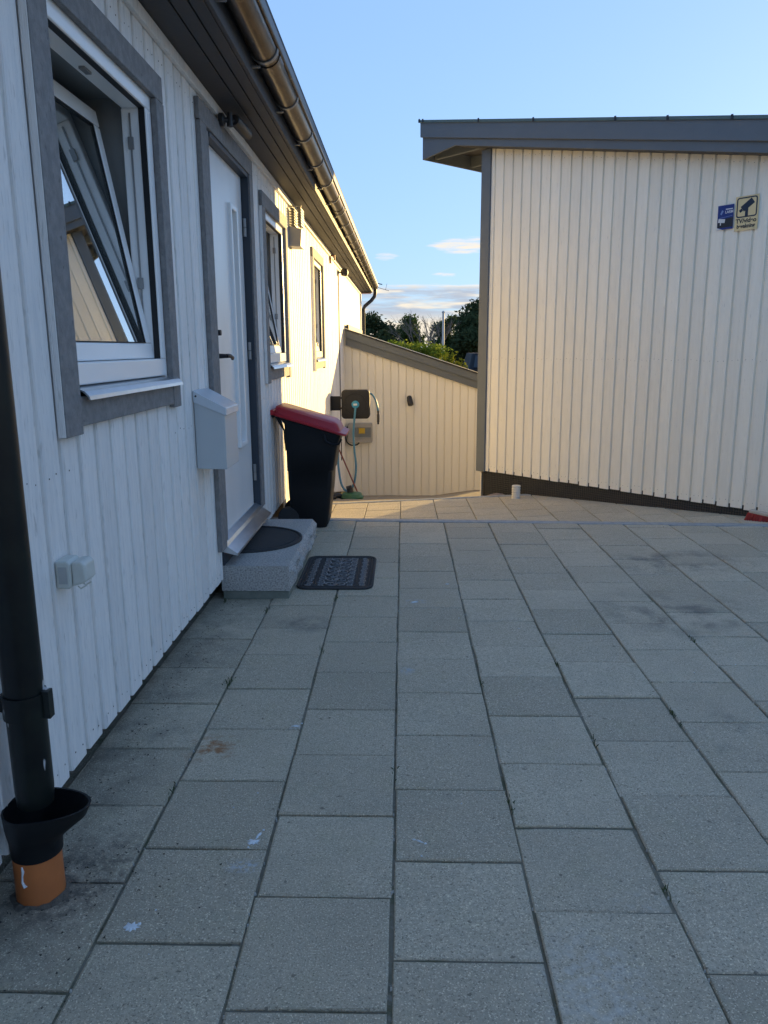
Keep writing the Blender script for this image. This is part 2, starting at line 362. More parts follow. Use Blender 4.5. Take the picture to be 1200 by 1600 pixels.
def bx(name, mt, parent, x0, x1, y0, y1, z0, z1, bevel=0, seg=2):
    return MB().box(x0, x1, y0, y1, z0, z1).build(name, mt, parent, bevel, seg=seg)
def part(name, parent):
    o = bpy.data.objects.new(name, None); COL.objects.link(o); o.parent = parent; par_inv(o, parent); o.empty_display_size = .05
    return o

# siding board: chamfered face and a recessed groove strip at its far edge; profile clipped to [a,b] along the wall
def board_profile(a, b, pitch, groove, depth, ch=.004, back=.024):
    face = pitch-groove
    key = [(0, -ch), (ch, 0), (face-ch, 0), (face, -ch), (face, -depth), (pitch, -depth)]
    def dep(t):
        for (t0, d0), (t1, d1) in zip(key, key[1:]):
            if t0 <= t <= t1 and t1 > t0: return d0+(d1-d0)*(t-t0)/(t1-t0)
        return -depth
    pts = [(a, dep(a))]+[(t, d) for t, d in key if a < t < b]+[(b, dep(b-1e-6))]
    return [(a, -back)]+pts+[(b, -back)]
BCACHE = {}
def board_mesh(a, b, h0, h1, pitch, groove, depth, axis):
    k = (round(a, 4), round(b, 4), round(h0, 4), round(h1, 4), pitch, axis)
    if k in BCACHE: return BCACHE[k]
    pr = board_profile(a, b, pitch, groove, depth); n = len(pr)
    top = lambda t: h0+(h1-h0)*(t-a)/max(b-a, 1e-6)
    fn = (lambda t, d, z: (d, t, z)) if axis == 'Y' else (lambda t, d, z: (t, -d, z))
    vs = [fn(t, d, 0) for t, d in pr]+[fn(t, d, top(t)) for t, d in pr]
    fs = [(i, (i+1) % n, n+(i+1) % n, n+i) for i in range(n)]+[tuple(range(n))[::-1], tuple(range(n, 2*n))]
    me = MB().add(vs, fs).mesh('siding_board'); BCACHE[k] = me
    return me

# ------------------------------------------------------------------ ground
def far_z(x, y=7.2): return -.25+.045*(min(max(x, -1.2), 3.4)+.7)-.035*(min(max(y, 6), 8.3)-7.2)
def ground_h(x, y):
    if y <= 6.1: z = -.09
    elif y <= 6.3: z = -.09+(far_z(x, y)-.02)*(y-6.1)/.2
    elif y <= 8.15: z = far_z(x, y)-.11
    elif y <= 8.3: z = far_z(x, y)-.11+(-.30-far_z(x, y)+.11)*(y-8.15)/.15
    elif y <= 13.3: z = -.30-(y-8.3)*.174
    else: z = -1.17-min((y-13.3)*.03, 1.2)
    if 8.3 < y < 13.5 and x > .6: z += .10*min(1, (x-.6)/.6)*min(1, (y-8.3)/.8)
    return z
xs = [-900, -300, -120, -60, -30, -16, -9, -5, -3]+[-2+.25*i for i in range(29)]+[6, 8, 11, 16, 30, 60, 120, 300, 900]
ys = [-900, -200, -60, -20, -8, -3, 0, 3, 5, 6.0, 6.1, 6.3, 6.6, 7, 7.4, 7.8, 8.15, 8.3]+[8.6+.3*i for i in range(16)]+[13.3, 14, 16, 19, 24, 30, 40, 60, 90, 150, 300, 600, 1500]
gm = MB()
gv = [(x, y, ground_h(x, y)+((rnd.random()-.5)*.02 if 8.3 < y < 13.3 else 0)) for y in ys for x in xs]
gf = [(j*len(xs)+i, j*len(xs)+i+1, (j+1)*len(xs)+i+1, (j+1)*len(xs)+i) for j in range(len(ys)-1) for i in range(len(xs)-1)]
gm.add(gv, gf); tag(gm.build('ground', M_ground, smooth='all'), kind='structure')

# ------------------------------------------------------------------ near paving: slabs laid in stretcher bond
PX, PY, X0 = .3525, .3482, -.0285
def kerb_y(x): return 6.10-.062*(x+.68)
patio = MB().box(-1.119, 4.6, .2, 5.6, -.085, -.007)
patio.prism([(-1.12, 5.6), (4.6, 5.6), (4.6, kerb_y(4.6)), (-1.12, kerb_y(-1.12))], lambda u, v, t: (u, v, t), -.3, -.007)
patio = tag(patio.build('patio', M_joint), kind='structure')
phase = {-4: 1.60, -3: 1.76, -2: 1.557, -1: 1.371, 0: 1.516, 1: 1.675, 2: 1.49, 3: 1.635, 4: 1.46, 5: 1.66, 6: 1.5, 7: 1.67, 8: 1.52, 9: 1.7, 10: 1.48, 11: 1.62}
SLABME = {}
def slab_mesh(w, l, i):
    k = (round(w, 3), round(l, 3), i)
    if k in SLABME: return SLABME[k]
    r_ = random.Random(hash(k) & 0xffff); ch = .004
    def ring(ins, z, jit):
        pts = []
        cs = ((-1, -1), (1, -1), (1, 1), (-1, 1))
        for q_ in range(4):
            (a0, b0_), (a1, b1_) = cs[q_], cs[(q_+1) % 4]
            for t_ in (0, .3, .66):
                chip = r_.uniform(0, .007) if (t_ == 0 and z == 0 and r_.random() < .3) else 0
                u, v_ = a0+(a1-a0)*t_, b0_+(b1_-b0_)*t_
                pts.append((u*(w/2-ins-chip)+r_.uniform(-jit, jit), v_*(l/2-ins-chip)+r_.uniform(-jit, jit), z-chip*.4))
        return pts
    v = ring(0, -.05, 0)+ring(0, -ch, .0014)+ring(ch, 0, .0016)
    f = []
    for b0 in (0, 12): f += [(b0+q, b0+(q+1) % 12, b0+12+(q+1) % 12, b0+12+q) for q in range(12)]
    f += [tuple(range(24, 36))]
    me = MB().add(v, f).mesh('paving_slab'); SLABME[k] = me
    return me
def slab(parent, cx, cy, w, l, z, mt, tilt=(0, 0), rz=0):
    o = obj('paving_slab', slab_mesh(w, l, rnd.randrange(9)), mt, parent)
    o.location = (cx, cy, z); o.rotation_euler = (tilt[0]+rnd.gauss(0, .0022), tilt[1]+rnd.gauss(0, .0022), rz+rnd.gauss(0, .0022))
    return o
JX, JY = .0085, .006
for c in range(-3, 12):
    xc = X0+(c+.5)*PX
    y = phase.get(c, 1.5)
    while y > .35: y -= PY
    ke = kerb_y(xc)
    while y < ke-.04:
        y1 = min(y+PY, ke+.005)
        w = PX-JX
        slab(patio, xc+rnd.gauss(0, .0012), (y+y1)/2, w, y1-y-JY-rnd.random()*.002, rnd.gauss(0, .0018), M_slab)
        y += PY
# pale edging at the step down
ke = MB(); ke.prism([(-1.2, kerb_y(-1.2)+.004), (4.6, kerb_y(4.6)+.004), (4.6, kerb_y(4.6)+.092), (-1.2, kerb_y(-1.2)+.092)], lambda u, v, t: (u, v, t), -.4, .004)
tag(ke.build('kerb', M_kerb, bevel=.006), kind='structure')

# ------------------------------------------------------------------ lower paving, one step down
low = MB(); z = lambda x: far_z(x)
low.add([(-1.1, 6.15, -.6), (3.4, 5.85, -.6), (3.4, 8.2, -.6), (-1.1, 8.2, -.6),
         (-1.1, 6.15, far_z(-1.1, 6.15)-.008), (3.4, 5.95, far_z(3.4, 6.0)-.008), (3.4, 8.2, far_z(3.4, 8.2)-.008), (-1.1, 8.2, far_z(-1.1, 8.2)-.008)],
        [(0,3,2,1),(4,5,6,7),(0,1,5,4),(1,2,6,5),(2,3,7,6),(3,0,4,7)])
low = tag(low.build('lower_patio', M_joint), kind='structure')
GA = Vector((.9419, 8.6511, 0)); GD = Vector((.6848, -.7287, 0)); GN = Vector((-.7287, -.6848, 0))
tl = -math.atan(.045); ty_ = -math.atan(.035)
for c in range(-1, 13):
    x0 = -.745+(c-1)*.3525+.012; xc = x0+.176
    y = 8.19 - (.0 if c % 2 else .17)
    first = True
    top = 8.19
    y0 = top
    k = 0
    while y0 > 6.0:
        ln = .17 if (k == 0 and c % 2 == 0) else .3482
        y1 = y0-ln
        cy = (y0+y1)/2
        p = Vector((xc, cy, 0))
        if kerb_y(xc)+.1 < y1+.05 and (p-GA).dot(GN) > -.24:
            slab(low, xc, cy, .3525-.007, ln-.006, far_z(xc, cy)+rnd.gauss(0, .001), M_slab2, tilt=(ty_, tl))
        elif (p-GA).dot(GN) > -.24 and y0 > kerb_y(xc)+.15:
            ya = kerb_y(xc)+.1
            slab(low, xc, (y0+ya)/2, .3525-.007, y0-ya-.006, far_z(xc, (y0+ya)/2), M_slab2, tilt=(ty_, tl))
        y0 = y1; k += 1
ed = MB()
ed.hexa([(-1.1, 8.205, -.5), (2.2, 8.205, -.5), (2.2, 8.255, -.5), (-1.1, 8.255, -.5),
         (-1.1, 8.205, far_z(-1.1, 8.2)+.004), (2.2, 8.205, far_z(2.2, 8.2)+.004), (2.2, 8.255, far_z(2.2, 8.2)+.004), (-1.1, 8.255, far_z(-1.1, 8.2)+.004)])
tag(ed.build('edging_kerb', M_kerb, bevel=.005), kind='structure')

# ------------------------------------------------------------------ the white house
HY0, HY1, HX = -2.6, 18.54, -1.0
house = thing('house', (HX, 8, 0), 'long white timber house with grey window trim and dark eaves along the left', 'house')
PITCH, GRV, DEP = .1312, .025, .017
SOFZ = 2.64
WINY = (2.205, 5.625, 8.67)                       # outer casing start of the three windows
def win_open(y): return (y+.10, y+1.075, 1.20, 2.36)
OPEN = [win_open(y) for y in WINY]+[(4.08, 5.24, -1, 2.47)]
def wall_bottom(y):
    if y < 6.36: return .125
    if y < 8.3: return -.16
    return -.20-(y-8.3)*.178
k0 = 2.473+GRV/2
nb = int((k0-HY0)/PITCH)
y = k0-nb*PITCH
while y < HY1-.12:
    y1 = min(y+PITCH, HY1-.1)
    cuts = {0.0, y1-y}
    for (a, b, za, zb) in OPEN:
        for q in (a, b):
            if y < q < y1: cuts.add(q-y)
    cuts = sorted(cuts)
    zb0 = wall_bottom(y)+rnd.uniform(-.004, .004)
    for a, b in zip(cuts, cuts[1:]):
        if b-a < .006: continue
        mid = y+(a+b)/2
        segs = [(zb0, SOFZ-.002)]
        for (oa, ob, za, zb) in OPEN:
            if oa < mid < ob:
                ns = []
                for (s0, s1) in segs:
                    if za > s0: ns.append((s0, min(za, s1)))
                    if zb < s1: ns.append((max(zb, s0), s1))
                segs = ns
        for (s0, s1) in segs:
            if s1-s0 < .03: continue
            o = obj('siding_board', board_mesh(a, b, s1-s0, s1-s0, PITCH, GRV, DEP, 'Y'), M_white, house)
            o.location = o.matrix_parent_inverse.inverted().translation*0+Vector((HX+rnd.uniform(-.001, .001), y, s0))
    y += PITCH
bx('corner_board', M_white, house, -1.10, -.972, HY1-.1, HY1+.022, -2.2, SOFZ-.002, .004)
# frieze strip under the eaves
bx('frieze_board', M_white, house, -.999, -.978, HY0, HY1-.101, 2.585, SOFZ-.003, .003)
# structural wall behind the boards, with the openings left free, and the closed shell of the house
core = MB(); ysplit = sorted({HY0+.02, HY1-.12}|{q for o_ in OPEN for q in o_[:2]})
for a, b in zip(ysplit, ysplit[1:]):
    mid = (a+b)/2; spans = [(.20 if a < 6.3 else .1, 2.8)]
    for (oa, ob, za, zb) in OPEN:
        if oa < mid < ob: spans = [(s0, s1) for s0, s1 in ((spans[0][0], max(za, .3)), (zb, 2.8))]
    for s0, s1 in spans: core.box(-1.30, -1.026, a, b, s0, s1)
core.build('wall_core', M_dark_int, house)
sh = MB(); sh.box(-8.2, -8.0, HY0, HY1-.1, -1.6, 3.6); sh.box(-8.0, -1.031, HY0-.1, HY0+.015, -1.6, 2.8); sh.box(-8.0, -1.031, HY1-.115, HY1, -1.6, 2.8)
sh.box(-8.0, -1.301, HY0+.02, HY1-.12, 2.72, 2.8); sh.box(-8.0, -1.301, HY0+.02, HY1-.12, .0, .25)
sh.build('house_shell', M_dark_int, house)
MB().box(-1.22, -1.12, HY0, 6.42, -.12, .20).build('plinth', M_conc, house)
MB().box(-1.22, -1.11, 6.421, HY1-.02, -2.4, .1).build('plinth', M_conc, house)
# eaves: three soffit boards, fascia, roof
for (xa, xb) in ((-.9985, -.873), (-.866, -.803), (-.796, -.742)):
    bx('soffit_board', M_soffit, house, xa, xb, HY0-.2, HY1+.30, SOFZ, SOFZ+.02, .002)
bx('soffit_backing', M_gasket, house, -.998, -.745, HY0-.2, HY1+.29, SOFZ+.022, SOFZ+.03)
bx('fascia_board', M_soffit, house, -.741, -.722, HY0-.2, HY1+.30, SOFZ+.004, SOFZ+.19, .003)
rf = MB(); rf.hexa([(-.60, HY0-.4, 2.835), (-.60, HY1+.42, 2.835), (-4.6, HY1+.42, 4.35), (-4.6, HY0-.4, 4.35),
                    (-.60, HY0-.4, 2.875), (-.60, HY1+.42, 2.875), (-4.6, HY1+.42, 4.41), (-4.6, HY0-.4, 4.41)])
rf.hexa([(-4.601, HY0-.4, 4.35), (-4.601, HY1+.42, 4.35), (-8.8, HY1+.42, 2.75), (-8.8, HY0-.4, 2.75),
         (-4.601, HY0-.4, 4.41), (-4.601, HY1+.42, 4.41), (-8.8, HY1+.42, 2.80), (-8.8, HY0-.4, 2.80)])
rf = rf.build('roof', M_roof, house)
bx('drip_edge', M_darkmetal, rf, -.612, -.592, HY0-.4, HY1+.42, 2.79, 2.834)
gs = MB(); gs.prism([(-1.0, 2.665), (-.75, 2.665), (-.75, 2.80), (-4.6, 4.30), (-8.0, 2.9), (-8.0, 2.665)], lambda u, v, t: (u, t, v), HY1-.09, HY1+.015)
gs.build('gable_wall', M_white, house)
bx('gable_soffit', M_sunlitwood, house, -.999, -.76, HY1+.305, HY1+.42, SOFZ-.01, SOFZ+.12)

# gutter: half-round trough with rolled edge, seams and brackets
GC = (-.662, 2.772); GR = .064
def half_pipe(y0, y1, r, th=.004):
    n = 14; prof = []
    for i in range(n+1):
        a = math.pi+math.pi*i/n; prof.append((GC[0]+r*math.cos(a), GC[1]+r*math.sin(a)))
    for i in range(n, -1, -1):
        a = math.pi+math.pi*i/n; prof.append((GC[0]+(r-th)*math.cos(a), GC[1]+(r-th)*math.sin(a)))
    return MB().prism(prof, lambda u, v, t: (u, t, v), y0, y1)
gut = half_pipe(HY0-.3, HY1+.36, GR).build('gutter', M_gutter, house, smooth=True)
MB().tube([(GC[0]+GR+.004, HY0-.3, GC[1]+.002), (GC[0]+GR+.004, HY1+.36, GC[1]+.002)], .009, 8).build('rolled_edge', M_gutter, gut, smooth=True)
yb = 3.30-8*.722
while yb < HY1+.3:
    b = MB(); n = 12; pr_ = []
    for i in range(n+1):
        a = math.pi+math.pi*i/n; pr_.append((GC[0]+(GR+.006)*math.cos(a), GC[1]+(GR+.006)*math.sin(a)))
    for i in range(n, -1, -1):
        a = math.pi+math.pi*i/n; pr_.append((GC[0]+(GR+.001)*math.cos(a), GC[1]+(GR+.001)*math.sin(a)))
    b.prism(pr_, lambda u, v, t: (u, t, v), yb-.014, yb+.014)
    b.box(-.7215, GC[0]-.02, yb-.007, yb+.007, 2.686, 2.694)
    b.build('bracket', M_bracket if True else None, gut)
    yb += .722
for ys_ in (4.15, 8.2, 12.3, 16.4):
    half_pipe(ys_-.06, ys_+.06, GR+.004, .0035).build('joint_sleeve', M_gutter, gut, smooth=True)
# far downpipe: swan neck back to the corner
MB().tube([(-.662, HY1+.24, 2.72), (-.662, HY1+.24, 2.62), (-.68, HY1+.24, 2.55), (-.75, HY1+.2, 2.46), (-.90, HY1+.12, 2.33), (-.935, HY1+.10, 2.26), (-.935, HY1+.1, -1.4)], .042, 12).build('downpipe', M_darkmetal, house, smooth=True)

# windows: grey casing, white frame, bottom-hung sash tilted inwards
def window(y, idx):
    w = part('window', house)
    cf, cb = -.974, -.9985
    ya, yb_ = y, y+1.18
    bx('casing_board', M_trim, w, cb, cf, ya, ya+.12, 1.122, 2.344, .003)
    bx('casing_edge', M_white, w, cb, cf-.003, ya-.004, ya-.0005, 1.124, 2.342)
    bx('casing_board', M_trim, w, cb, cf, yb_-.10, yb_, 1.13, 2.344, .003)
    bx('casing_board', M_trim, w, cb, cf-.001, ya+.003, yb_-.003, 2.346, 2.445, .003)
    bx('casing_board', M_trim, w, cb, cf-.003, ya+.122, yb_-.102, 1.145, 1.235, .003)
    # sheet-metal sill
    s = MB(); s.prism([(-1.06, 1.268), (-.985, 1.258), (-.968, 1.250), (-.955, 1.236), (-.951, 1.224), (-.955, 1.224), (-.960, 1.234), (-.971, 1.245), (-.985, 1.253), (-1.06, 1.263)],
                      lambda u, v, t: (u, t, v), ya+.135, yb_-.035)
    s.build('sill', M_steel, w)
    fy0, fy1, fz0, fz1 = ya+.118, yb_-.098, 1.266, 2.352
    FX0, FX1 = -1.10, -1.0
    t = .058
    bx('frame_rail', M_pvc, w, FX0, FX1, fy0, fy1, fz0, fz0+t+.012, .006, 3)
    bx('frame_rail', M_pvc, w, FX0, FX1, fy0, fy1, fz1-t, fz1, .006, 3)
    bx('frame_stile', M_pvc, w, FX0, FX1+.0005, fy0, fy0+t, fz0+t+.0125, fz1-t-.0005, .006, 3)
    bx('frame_stile', M_pvc, w, FX0, FX1+.0005, fy1-t, fy1, fz0+t+.0125, fz1-t-.0005, .006, 3)
    g = MB()
    a0, a1, b0, b1 = fy0+t, fy1-t, fz0+t+.012, fz1-t
    g.box(-1.03, -1.006, a0+.0005, a0+.003, b0, b1); g.box(-1.03, -1.006, a1-.003, a1-.0005, b0, b1); g.box(-1.03, -1.006, a0, a1, b1-.003, b1-.0005)
    g.build('gasket', M_gasket, w)
    # deep reveal of the wall
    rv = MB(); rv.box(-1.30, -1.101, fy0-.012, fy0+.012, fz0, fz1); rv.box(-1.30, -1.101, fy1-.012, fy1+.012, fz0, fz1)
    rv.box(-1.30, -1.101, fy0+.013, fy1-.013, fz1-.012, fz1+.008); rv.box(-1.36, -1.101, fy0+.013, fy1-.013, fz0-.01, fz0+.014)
    rv.build('reveal', mat('shaded_reveal_plastic', (.24, .25, .25), .5), w)  # white plastic, with the deep shade of the recess painted in as grey
    hw = MB()
    for zz in (b0+.30, b1-.13): hw.box(-1.075, -1.055, a1-.012, a1-.0006, zz-.022, zz+.022)
    hw.box(-1.068, -1.062, a1-.006, a1-.0006, b0+.1, b1-.02); hw.box(-1.075, -1.055, (a0+a1)/2-.03, (a0+a1)/2+.03, b1-.008, b1-.0006)
    hw.build('lock_fitting', M_bracket, w)
    # sash
    ang = R(10.0); px, pz = -1.028, b0+.002
    sa = part('sash', w)
    Hs, st = (b1-b0)*1.0, .062
    def tp(d, yy, h):      # d: depth inwards, h: height along the sash
        return (px-d*math.cos(ang)-h*math.sin(ang), yy, pz+h*math.cos(ang)-d*math.sin(ang)*0-d*math.sin(ang)*.0)
    def sb(nm, mt, d0, d1, y0, y1, h0, h1, bev=.006):
        q = MB(); q.hexa([tp(d1, y0, h0), tp(d0, y0, h0), tp(d0, y1, h0), tp(d1, y1, h0), tp(d1, y0, h1), tp(d0, y0, h1), tp(d0, y1, h1), tp(d1, y1, h1)])
        return q.build(nm, mt, w if nm != 'x' else w, bev)
    e = .004
    sb('sash_rail', M_pvc, 0, .07, a0+e, a1-e, 0, st-.001)
    sb('sash_rail', M_pvc, 0, .07, a0+e, a1-e, Hs-st, Hs)
    sb('sash_stile', M_pvc, .0004, .07, a0+e, a0+st, st, Hs-st-.0005)
    sb('sash_stile', M_pvc, .0004, .07, a1-st, a1-e, st, Hs-st-.0005)
    sb('pane', M_glass, .010, .014, a0+st-.004, a1-st+.004, st-.006, Hs-st+.004, 0)
    gk = MB()
    for (y0, y1, h0, h1) in ((a0+st, a0+st+.006, st, Hs-st), (a1-st-.006, a1-st, st, Hs-st), (a0+st, a1-st, Hs-st-.006, Hs-st), (a0+st, a1-st, st-.001, st+.004)):
        gk.hexa([tp(.0095, y0, h0), tp(.003, y0, h0), tp(.003, y1, h0), tp(.0095, y1, h0), tp(.0095, y0, h1), tp(.003, y0, h1), tp(.003, y1, h1), tp(.0095, y1, h1)])
    gk.build('glazing_gasket', M_gasket, w)
    COL.objects.unlink(sa); bpy.data.objects.remove(sa)
    return w
for i, yy in enumerate(WINY): window(yy, i)

# door
d = part('door', house)
bx('casing_board', M_trim, d, -.9985, -.974, 3.985, 4.105, .30, 2.455, .003)
bx('casing_board', M_trim, d, -.9985, -.974, 5.192, 5.30, .30, 2.455, .003)
bx('casing_board', M_trim, d, -.9985, -.9755, 3.975, 5.31, 2.457, 2.555, .003)
bx('jamb', M_trim, d, -1.10, -.990, 4.106, 4.205, .29, 2.455, .003)
bx('jamb', M_jamb, d, -1.10, -.982, 5.172, 5.191, .29, 2.455, .002)
bx('door_head', M_jamb, d, -1.10, -.984, 4.206, 5.171, 2.432, 2.456, .002)
lf = MB()
sy0, sy1, sz0, sz1 = 4.775, 4.93, .79, 2.19
for (a, b_, c, e_) in ((4.207, sy0, .322, 2.43), (sy1, 5.16, .322, 2.43), (sy0, sy1, .322, sz0), (sy0, sy1, sz1, 2.43)): lf.box(-1.085, -1.028, a, b_, c, e_)
lf.build('door_leaf', M_door, d)
fr = MB()
for (a, b_, c, e_) in ((sy0-.022, sy0+.008, sz0-.022, sz1+.022), (sy1-.008, sy1+.022, sz0-.022, sz1+.022), (sy0+.0085, sy1-.0085, sz0-.022, sz0+.008), (sy0+.0085, sy1-.0085, sz1-.008, sz1+.022)):
    fr.box(-1.075, -1.008, a, b_, c, e_)
fr.build('glass_slot_frame', M_pvc, d, .005)
bx('pane', M_glass, d, -1.062, -1.056, sy0+.004, sy1-.004, sz0+.004, sz1-.004)
bx('slot_backing', M_clear, d, -1.08, -1.074, sy0+.009, sy1-.009, sz0+.009, sz1-.009)
h = MB(); h.lathe([(.024, 0), (.026, .008), (.014, .012), (.011, .055)], (-1.0275, 4.30, 1.335), 18, 'x')
h.tube([(-.974, 4.30, 1.335), (-.966, 4.315, 1.336), (-.964, 4.36, 1.335), (-.966, 4.42, 1.325), (-.970, 4.435, 1.318)], [.012, .012, .0105, .010, .009], 10)
h.build('handle', M_darkmetal, d, smooth=True)
MB().lathe([(.026, 0), (.026, .010), (.016, .014), (.015, .035)], (-1.0275, 4.285, 1.46), 18, 'x').build('lock_cylinder', M_darkmetal, d, smooth=True)
for zz in (2.13, 1.36, .55):
    q = MB(); q.tube([(-1.012, 5.163, zz-.055), (-1.012, 5.163, zz-.002)], .011, 10); q.tube([(-1.012, 5.163, zz+.002), (-1.012, 5.163, zz+.055)], .011, 10)
    q.build('hinge', M_bracket, d, smooth=True)
th = MB(); th.prism([(-1.06, .322), (-1.02, .335), (-.985, .318), (-.975, .300), (-.92, .262), (-.918, .250), (-.93, .252), (-1.06, .285)], lambda u, v, t: (u, t, v), 4.108, 5.20)
th.build('threshold', M_steel, d)
bx('threshold_block', M_jamb, d, -1.15, -.995, 4.106, 5.19, .13, .27)

# ------------------------------------------------------------------ near downpipe and drain
dp = thing('downpipe', (-.925, 1.72, .28), 'black lacquered downpipe with worn paint at the left edge of the picture', 'downpipe')
MB().tube([(-.925, 1.72, .262), (-.925, 1.72, .30), (-.925, 1.72, .62), (-.925, 1.72, 2.40)], [.043, .046, .047, .047], 24).build('pipe', M_pipe, dp, smooth=True)
cl = MB(); cl.lathe([(.0485, 0), (.052, .0), (.052, .06), (.0485, .06)], (-.925, 1.72, .50), 24)
cl.box(-.878, -.860, 1.708, 1.732, .495, .565); cl.build('clamp', M_pipe, dp, smooth=True)
b = MB(); b.box(-.995, -.965, 1.70, 1.74, .515, .545); b.build('wall_bracket', M_pipe, dp)
MB().tube([(-.925, 1.72, 2.39), (-.90, 1.72, 2.48), (-.72, 1.72, 2.62), (-.665, 1.72, 2.70)], .0465, 18).build('swan_neck', M_pipe, dp, smooth=True)
# leaf catcher: oval bowl with an open lip towards the yard, tapering onto the drain
lc = thing('leaf_catcher', (-.935, 1.72, .14), 'black plastic leaf catcher bowl between downpipe and orange drain', 'leaf catcher')
n = 32; rings = []
def lc_ring(z, rin, ext, zl):
    out_ = []
    for k in range(n):
        a = 2*math.pi*k/n; x = rin*math.cos(a); y_ = rin*math.sin(a)*1.0
        e_ = max(0, math.cos(a))
        out_.append((-.935+x+ext*e_**1.2, 1.72+y_*(1+.18*ext/.07), z+zl*e_))
    return out_
lcR = [lc_ring(.125, .0615, 0, 0), lc_ring(.165, .064, .0, .0), lc_ring(.185, .066, .03, .010), lc_ring(.208, .067, .066, .018), lc_ring(.252, .069, .078, .004),
       lc_ring(.252, .065, .075, .004), lc_ring(.208, .062, .062, .018), lc_ring(.185, .060, .025, .010), lc_ring(.160, .055, 0, 0)]
mbx = MB(); mbx.add([p for r_ in lcR for p in r_], [(i*n+k, i*n+(k+1) % n, (i+1)*n+(k+1) % n, (i+1)*n+k) for i in range(len(lcR)-1) for k in range(n)])
mbx.build('bowl', M_catch, lc, smooth=True)
dr = thing('drain_pipe', (-.937, 1.72, 0), 'orange plastic drain pipe standing out of the paving below the black leaf catcher', 'drain pipe')
MB().lathe([(.059, -.05), (.059, .126), (.054, .126), (.054, -.05)], (-.937, 1.72, 0), 32).build('pipe', M_orange, dr, smooth=True)
MB().tube([(-.937+.0602*math.cos(a), 1.72+.0602*math.sin(a), z_) for a, z_ in ((-1.75, .118), (-1.72, .105), (-1.78, .09), (-1.80, .075), (-1.70, .062), (-1.62, .065))], [.002, .0035, .002, .003, .0045, .002], 6).build('paint_drip', M_whitepaint, dr, smooth=True)

sr = MB(); vv = []; n_ = 30
for k in range(n_):
    a = 2*math.pi*k/n_; r1 = .070+rnd.uniform(-.005, .010); vv.append((-.937+r1*math.cos(a), 1.72+r1*math.sin(a), .0030))
for k in range(n_):
    a = 2*math.pi*k/n_; vv.append((-.937+.060*math.cos(a), 1.72+.060*math.sin(a), .008+rnd.uniform(-.002, .003)))
sr.add(vv, [(k, (k+1) % n_, n_+(k+1) % n_, n_+k) for k in range(n_)]); sr.build('soil_ring', mat('dark_soil', (.15, .13, .105), .95, var=.6, vscale=60, bump=1.0, bscale=150), dr)

# ------------------------------------------------------------------ things on the house wall
ob_ = thing('outdoor_socket', (-.99, 2.10, .74), 'yellowed white weatherproof socket box on the siding beside the black downpipe', 'socket')
q = MB(); q.prism([(-.999, .700), (-.965, .698), (-.955, .705), (-.953, .772), (-.965, .782), (-.999, .782)], lambda u, v, t: (u, t, v), 2.098, 2.178); q.build('body', M_outlet, ob_, .006)
q = MB(); q.prism([(-.953, .706), (-.918, .716), (-.912, .725), (-.913, .770), (-.925, .780), (-.953, .778)], lambda u, v, t: (u, t, v), 2.101, 2.175); q.build('lid', M_outlet, ob_, .006)
for yy in (2.12, 2.155): MB().tube([(-.945, yy, .703), (-.938, yy, .695), (-.92, yy, .705)], .0025, 6).build('latch', M_outlet, ob_)
q = MB(); q.box(-.990, -.965, 2.0965, 2.0975, .715, .765); q.build('side_panel', mat('pale_grey_panel', (.42, .43, .42), .5), ob_)

mb = thing('mailbox', (-.92, 3.8, .80), 'light grey steel mailbox with sloping lid on the wall left of the door', 'mailbox')
y0, y1 = 3.665, 3.935
q = MB(); q.prism([(-.997, .806), (-.852, .803), (-.852, 1.07), (-.997, 1.135)], lambda u, v, t: (u, t, v), y0, y1); q.build('body', M_mailbox, mb, .003)
q = MB(); q.prism([(-.998, 1.125), (-.846, 1.062), (-.842, 1.062), (-.842, 1.098), (-.998, 1.182)], lambda u, v, t: (u, t, v), y0-.006, y1+.006); q.build('lid', M_maillid, mb, .004)
MB().lathe([(.005, 0), (.006, .003), (.002, .005)], (-.985, y0-.0065, 1.155), 10, 'y').build('hinge_pin', M_darkmetal, mb)

fl = thing('floodlight', (-.97, 4.45, 2.55), 'black cylindrical wall spotlight on a bracket above the door', 'spotlight')
q = MB(); q.lathe([(.034, 0), (.034, .022), (.02, .03)], (-.9775, 4.42, 2.567), 20, 'x'); q.build('base', M_black, fl, smooth=True)
q = MB(); q.tube([(-.955, 4.42, 2.567), (-.925, 4.43, 2.565), (-.905, 4.47, 2.572)], .013, 10); q.tube([(-.925, 4.43, 2.535), (-.925, 4.43, 2.605)], .016, 10); q.build('knuckle', M_black, fl, smooth=True)
q = MB(); q.tube([(-.905, 4.45, 2.574), (-.902, 4.47, 2.574), (-.884, 4.66, 2.562), (-.882, 4.68, 2.561)], [.026, .031, .031, .030], 22); q.build('lamp_head', M_black, fl, smooth=True)
q = MB(); q.tube([(-.8819, 4.681, 2.561), (-.8815, 4.686, 2.5607)], [.0295, .0295], 22); q.build('lens', M_carglass, fl, smooth=True)

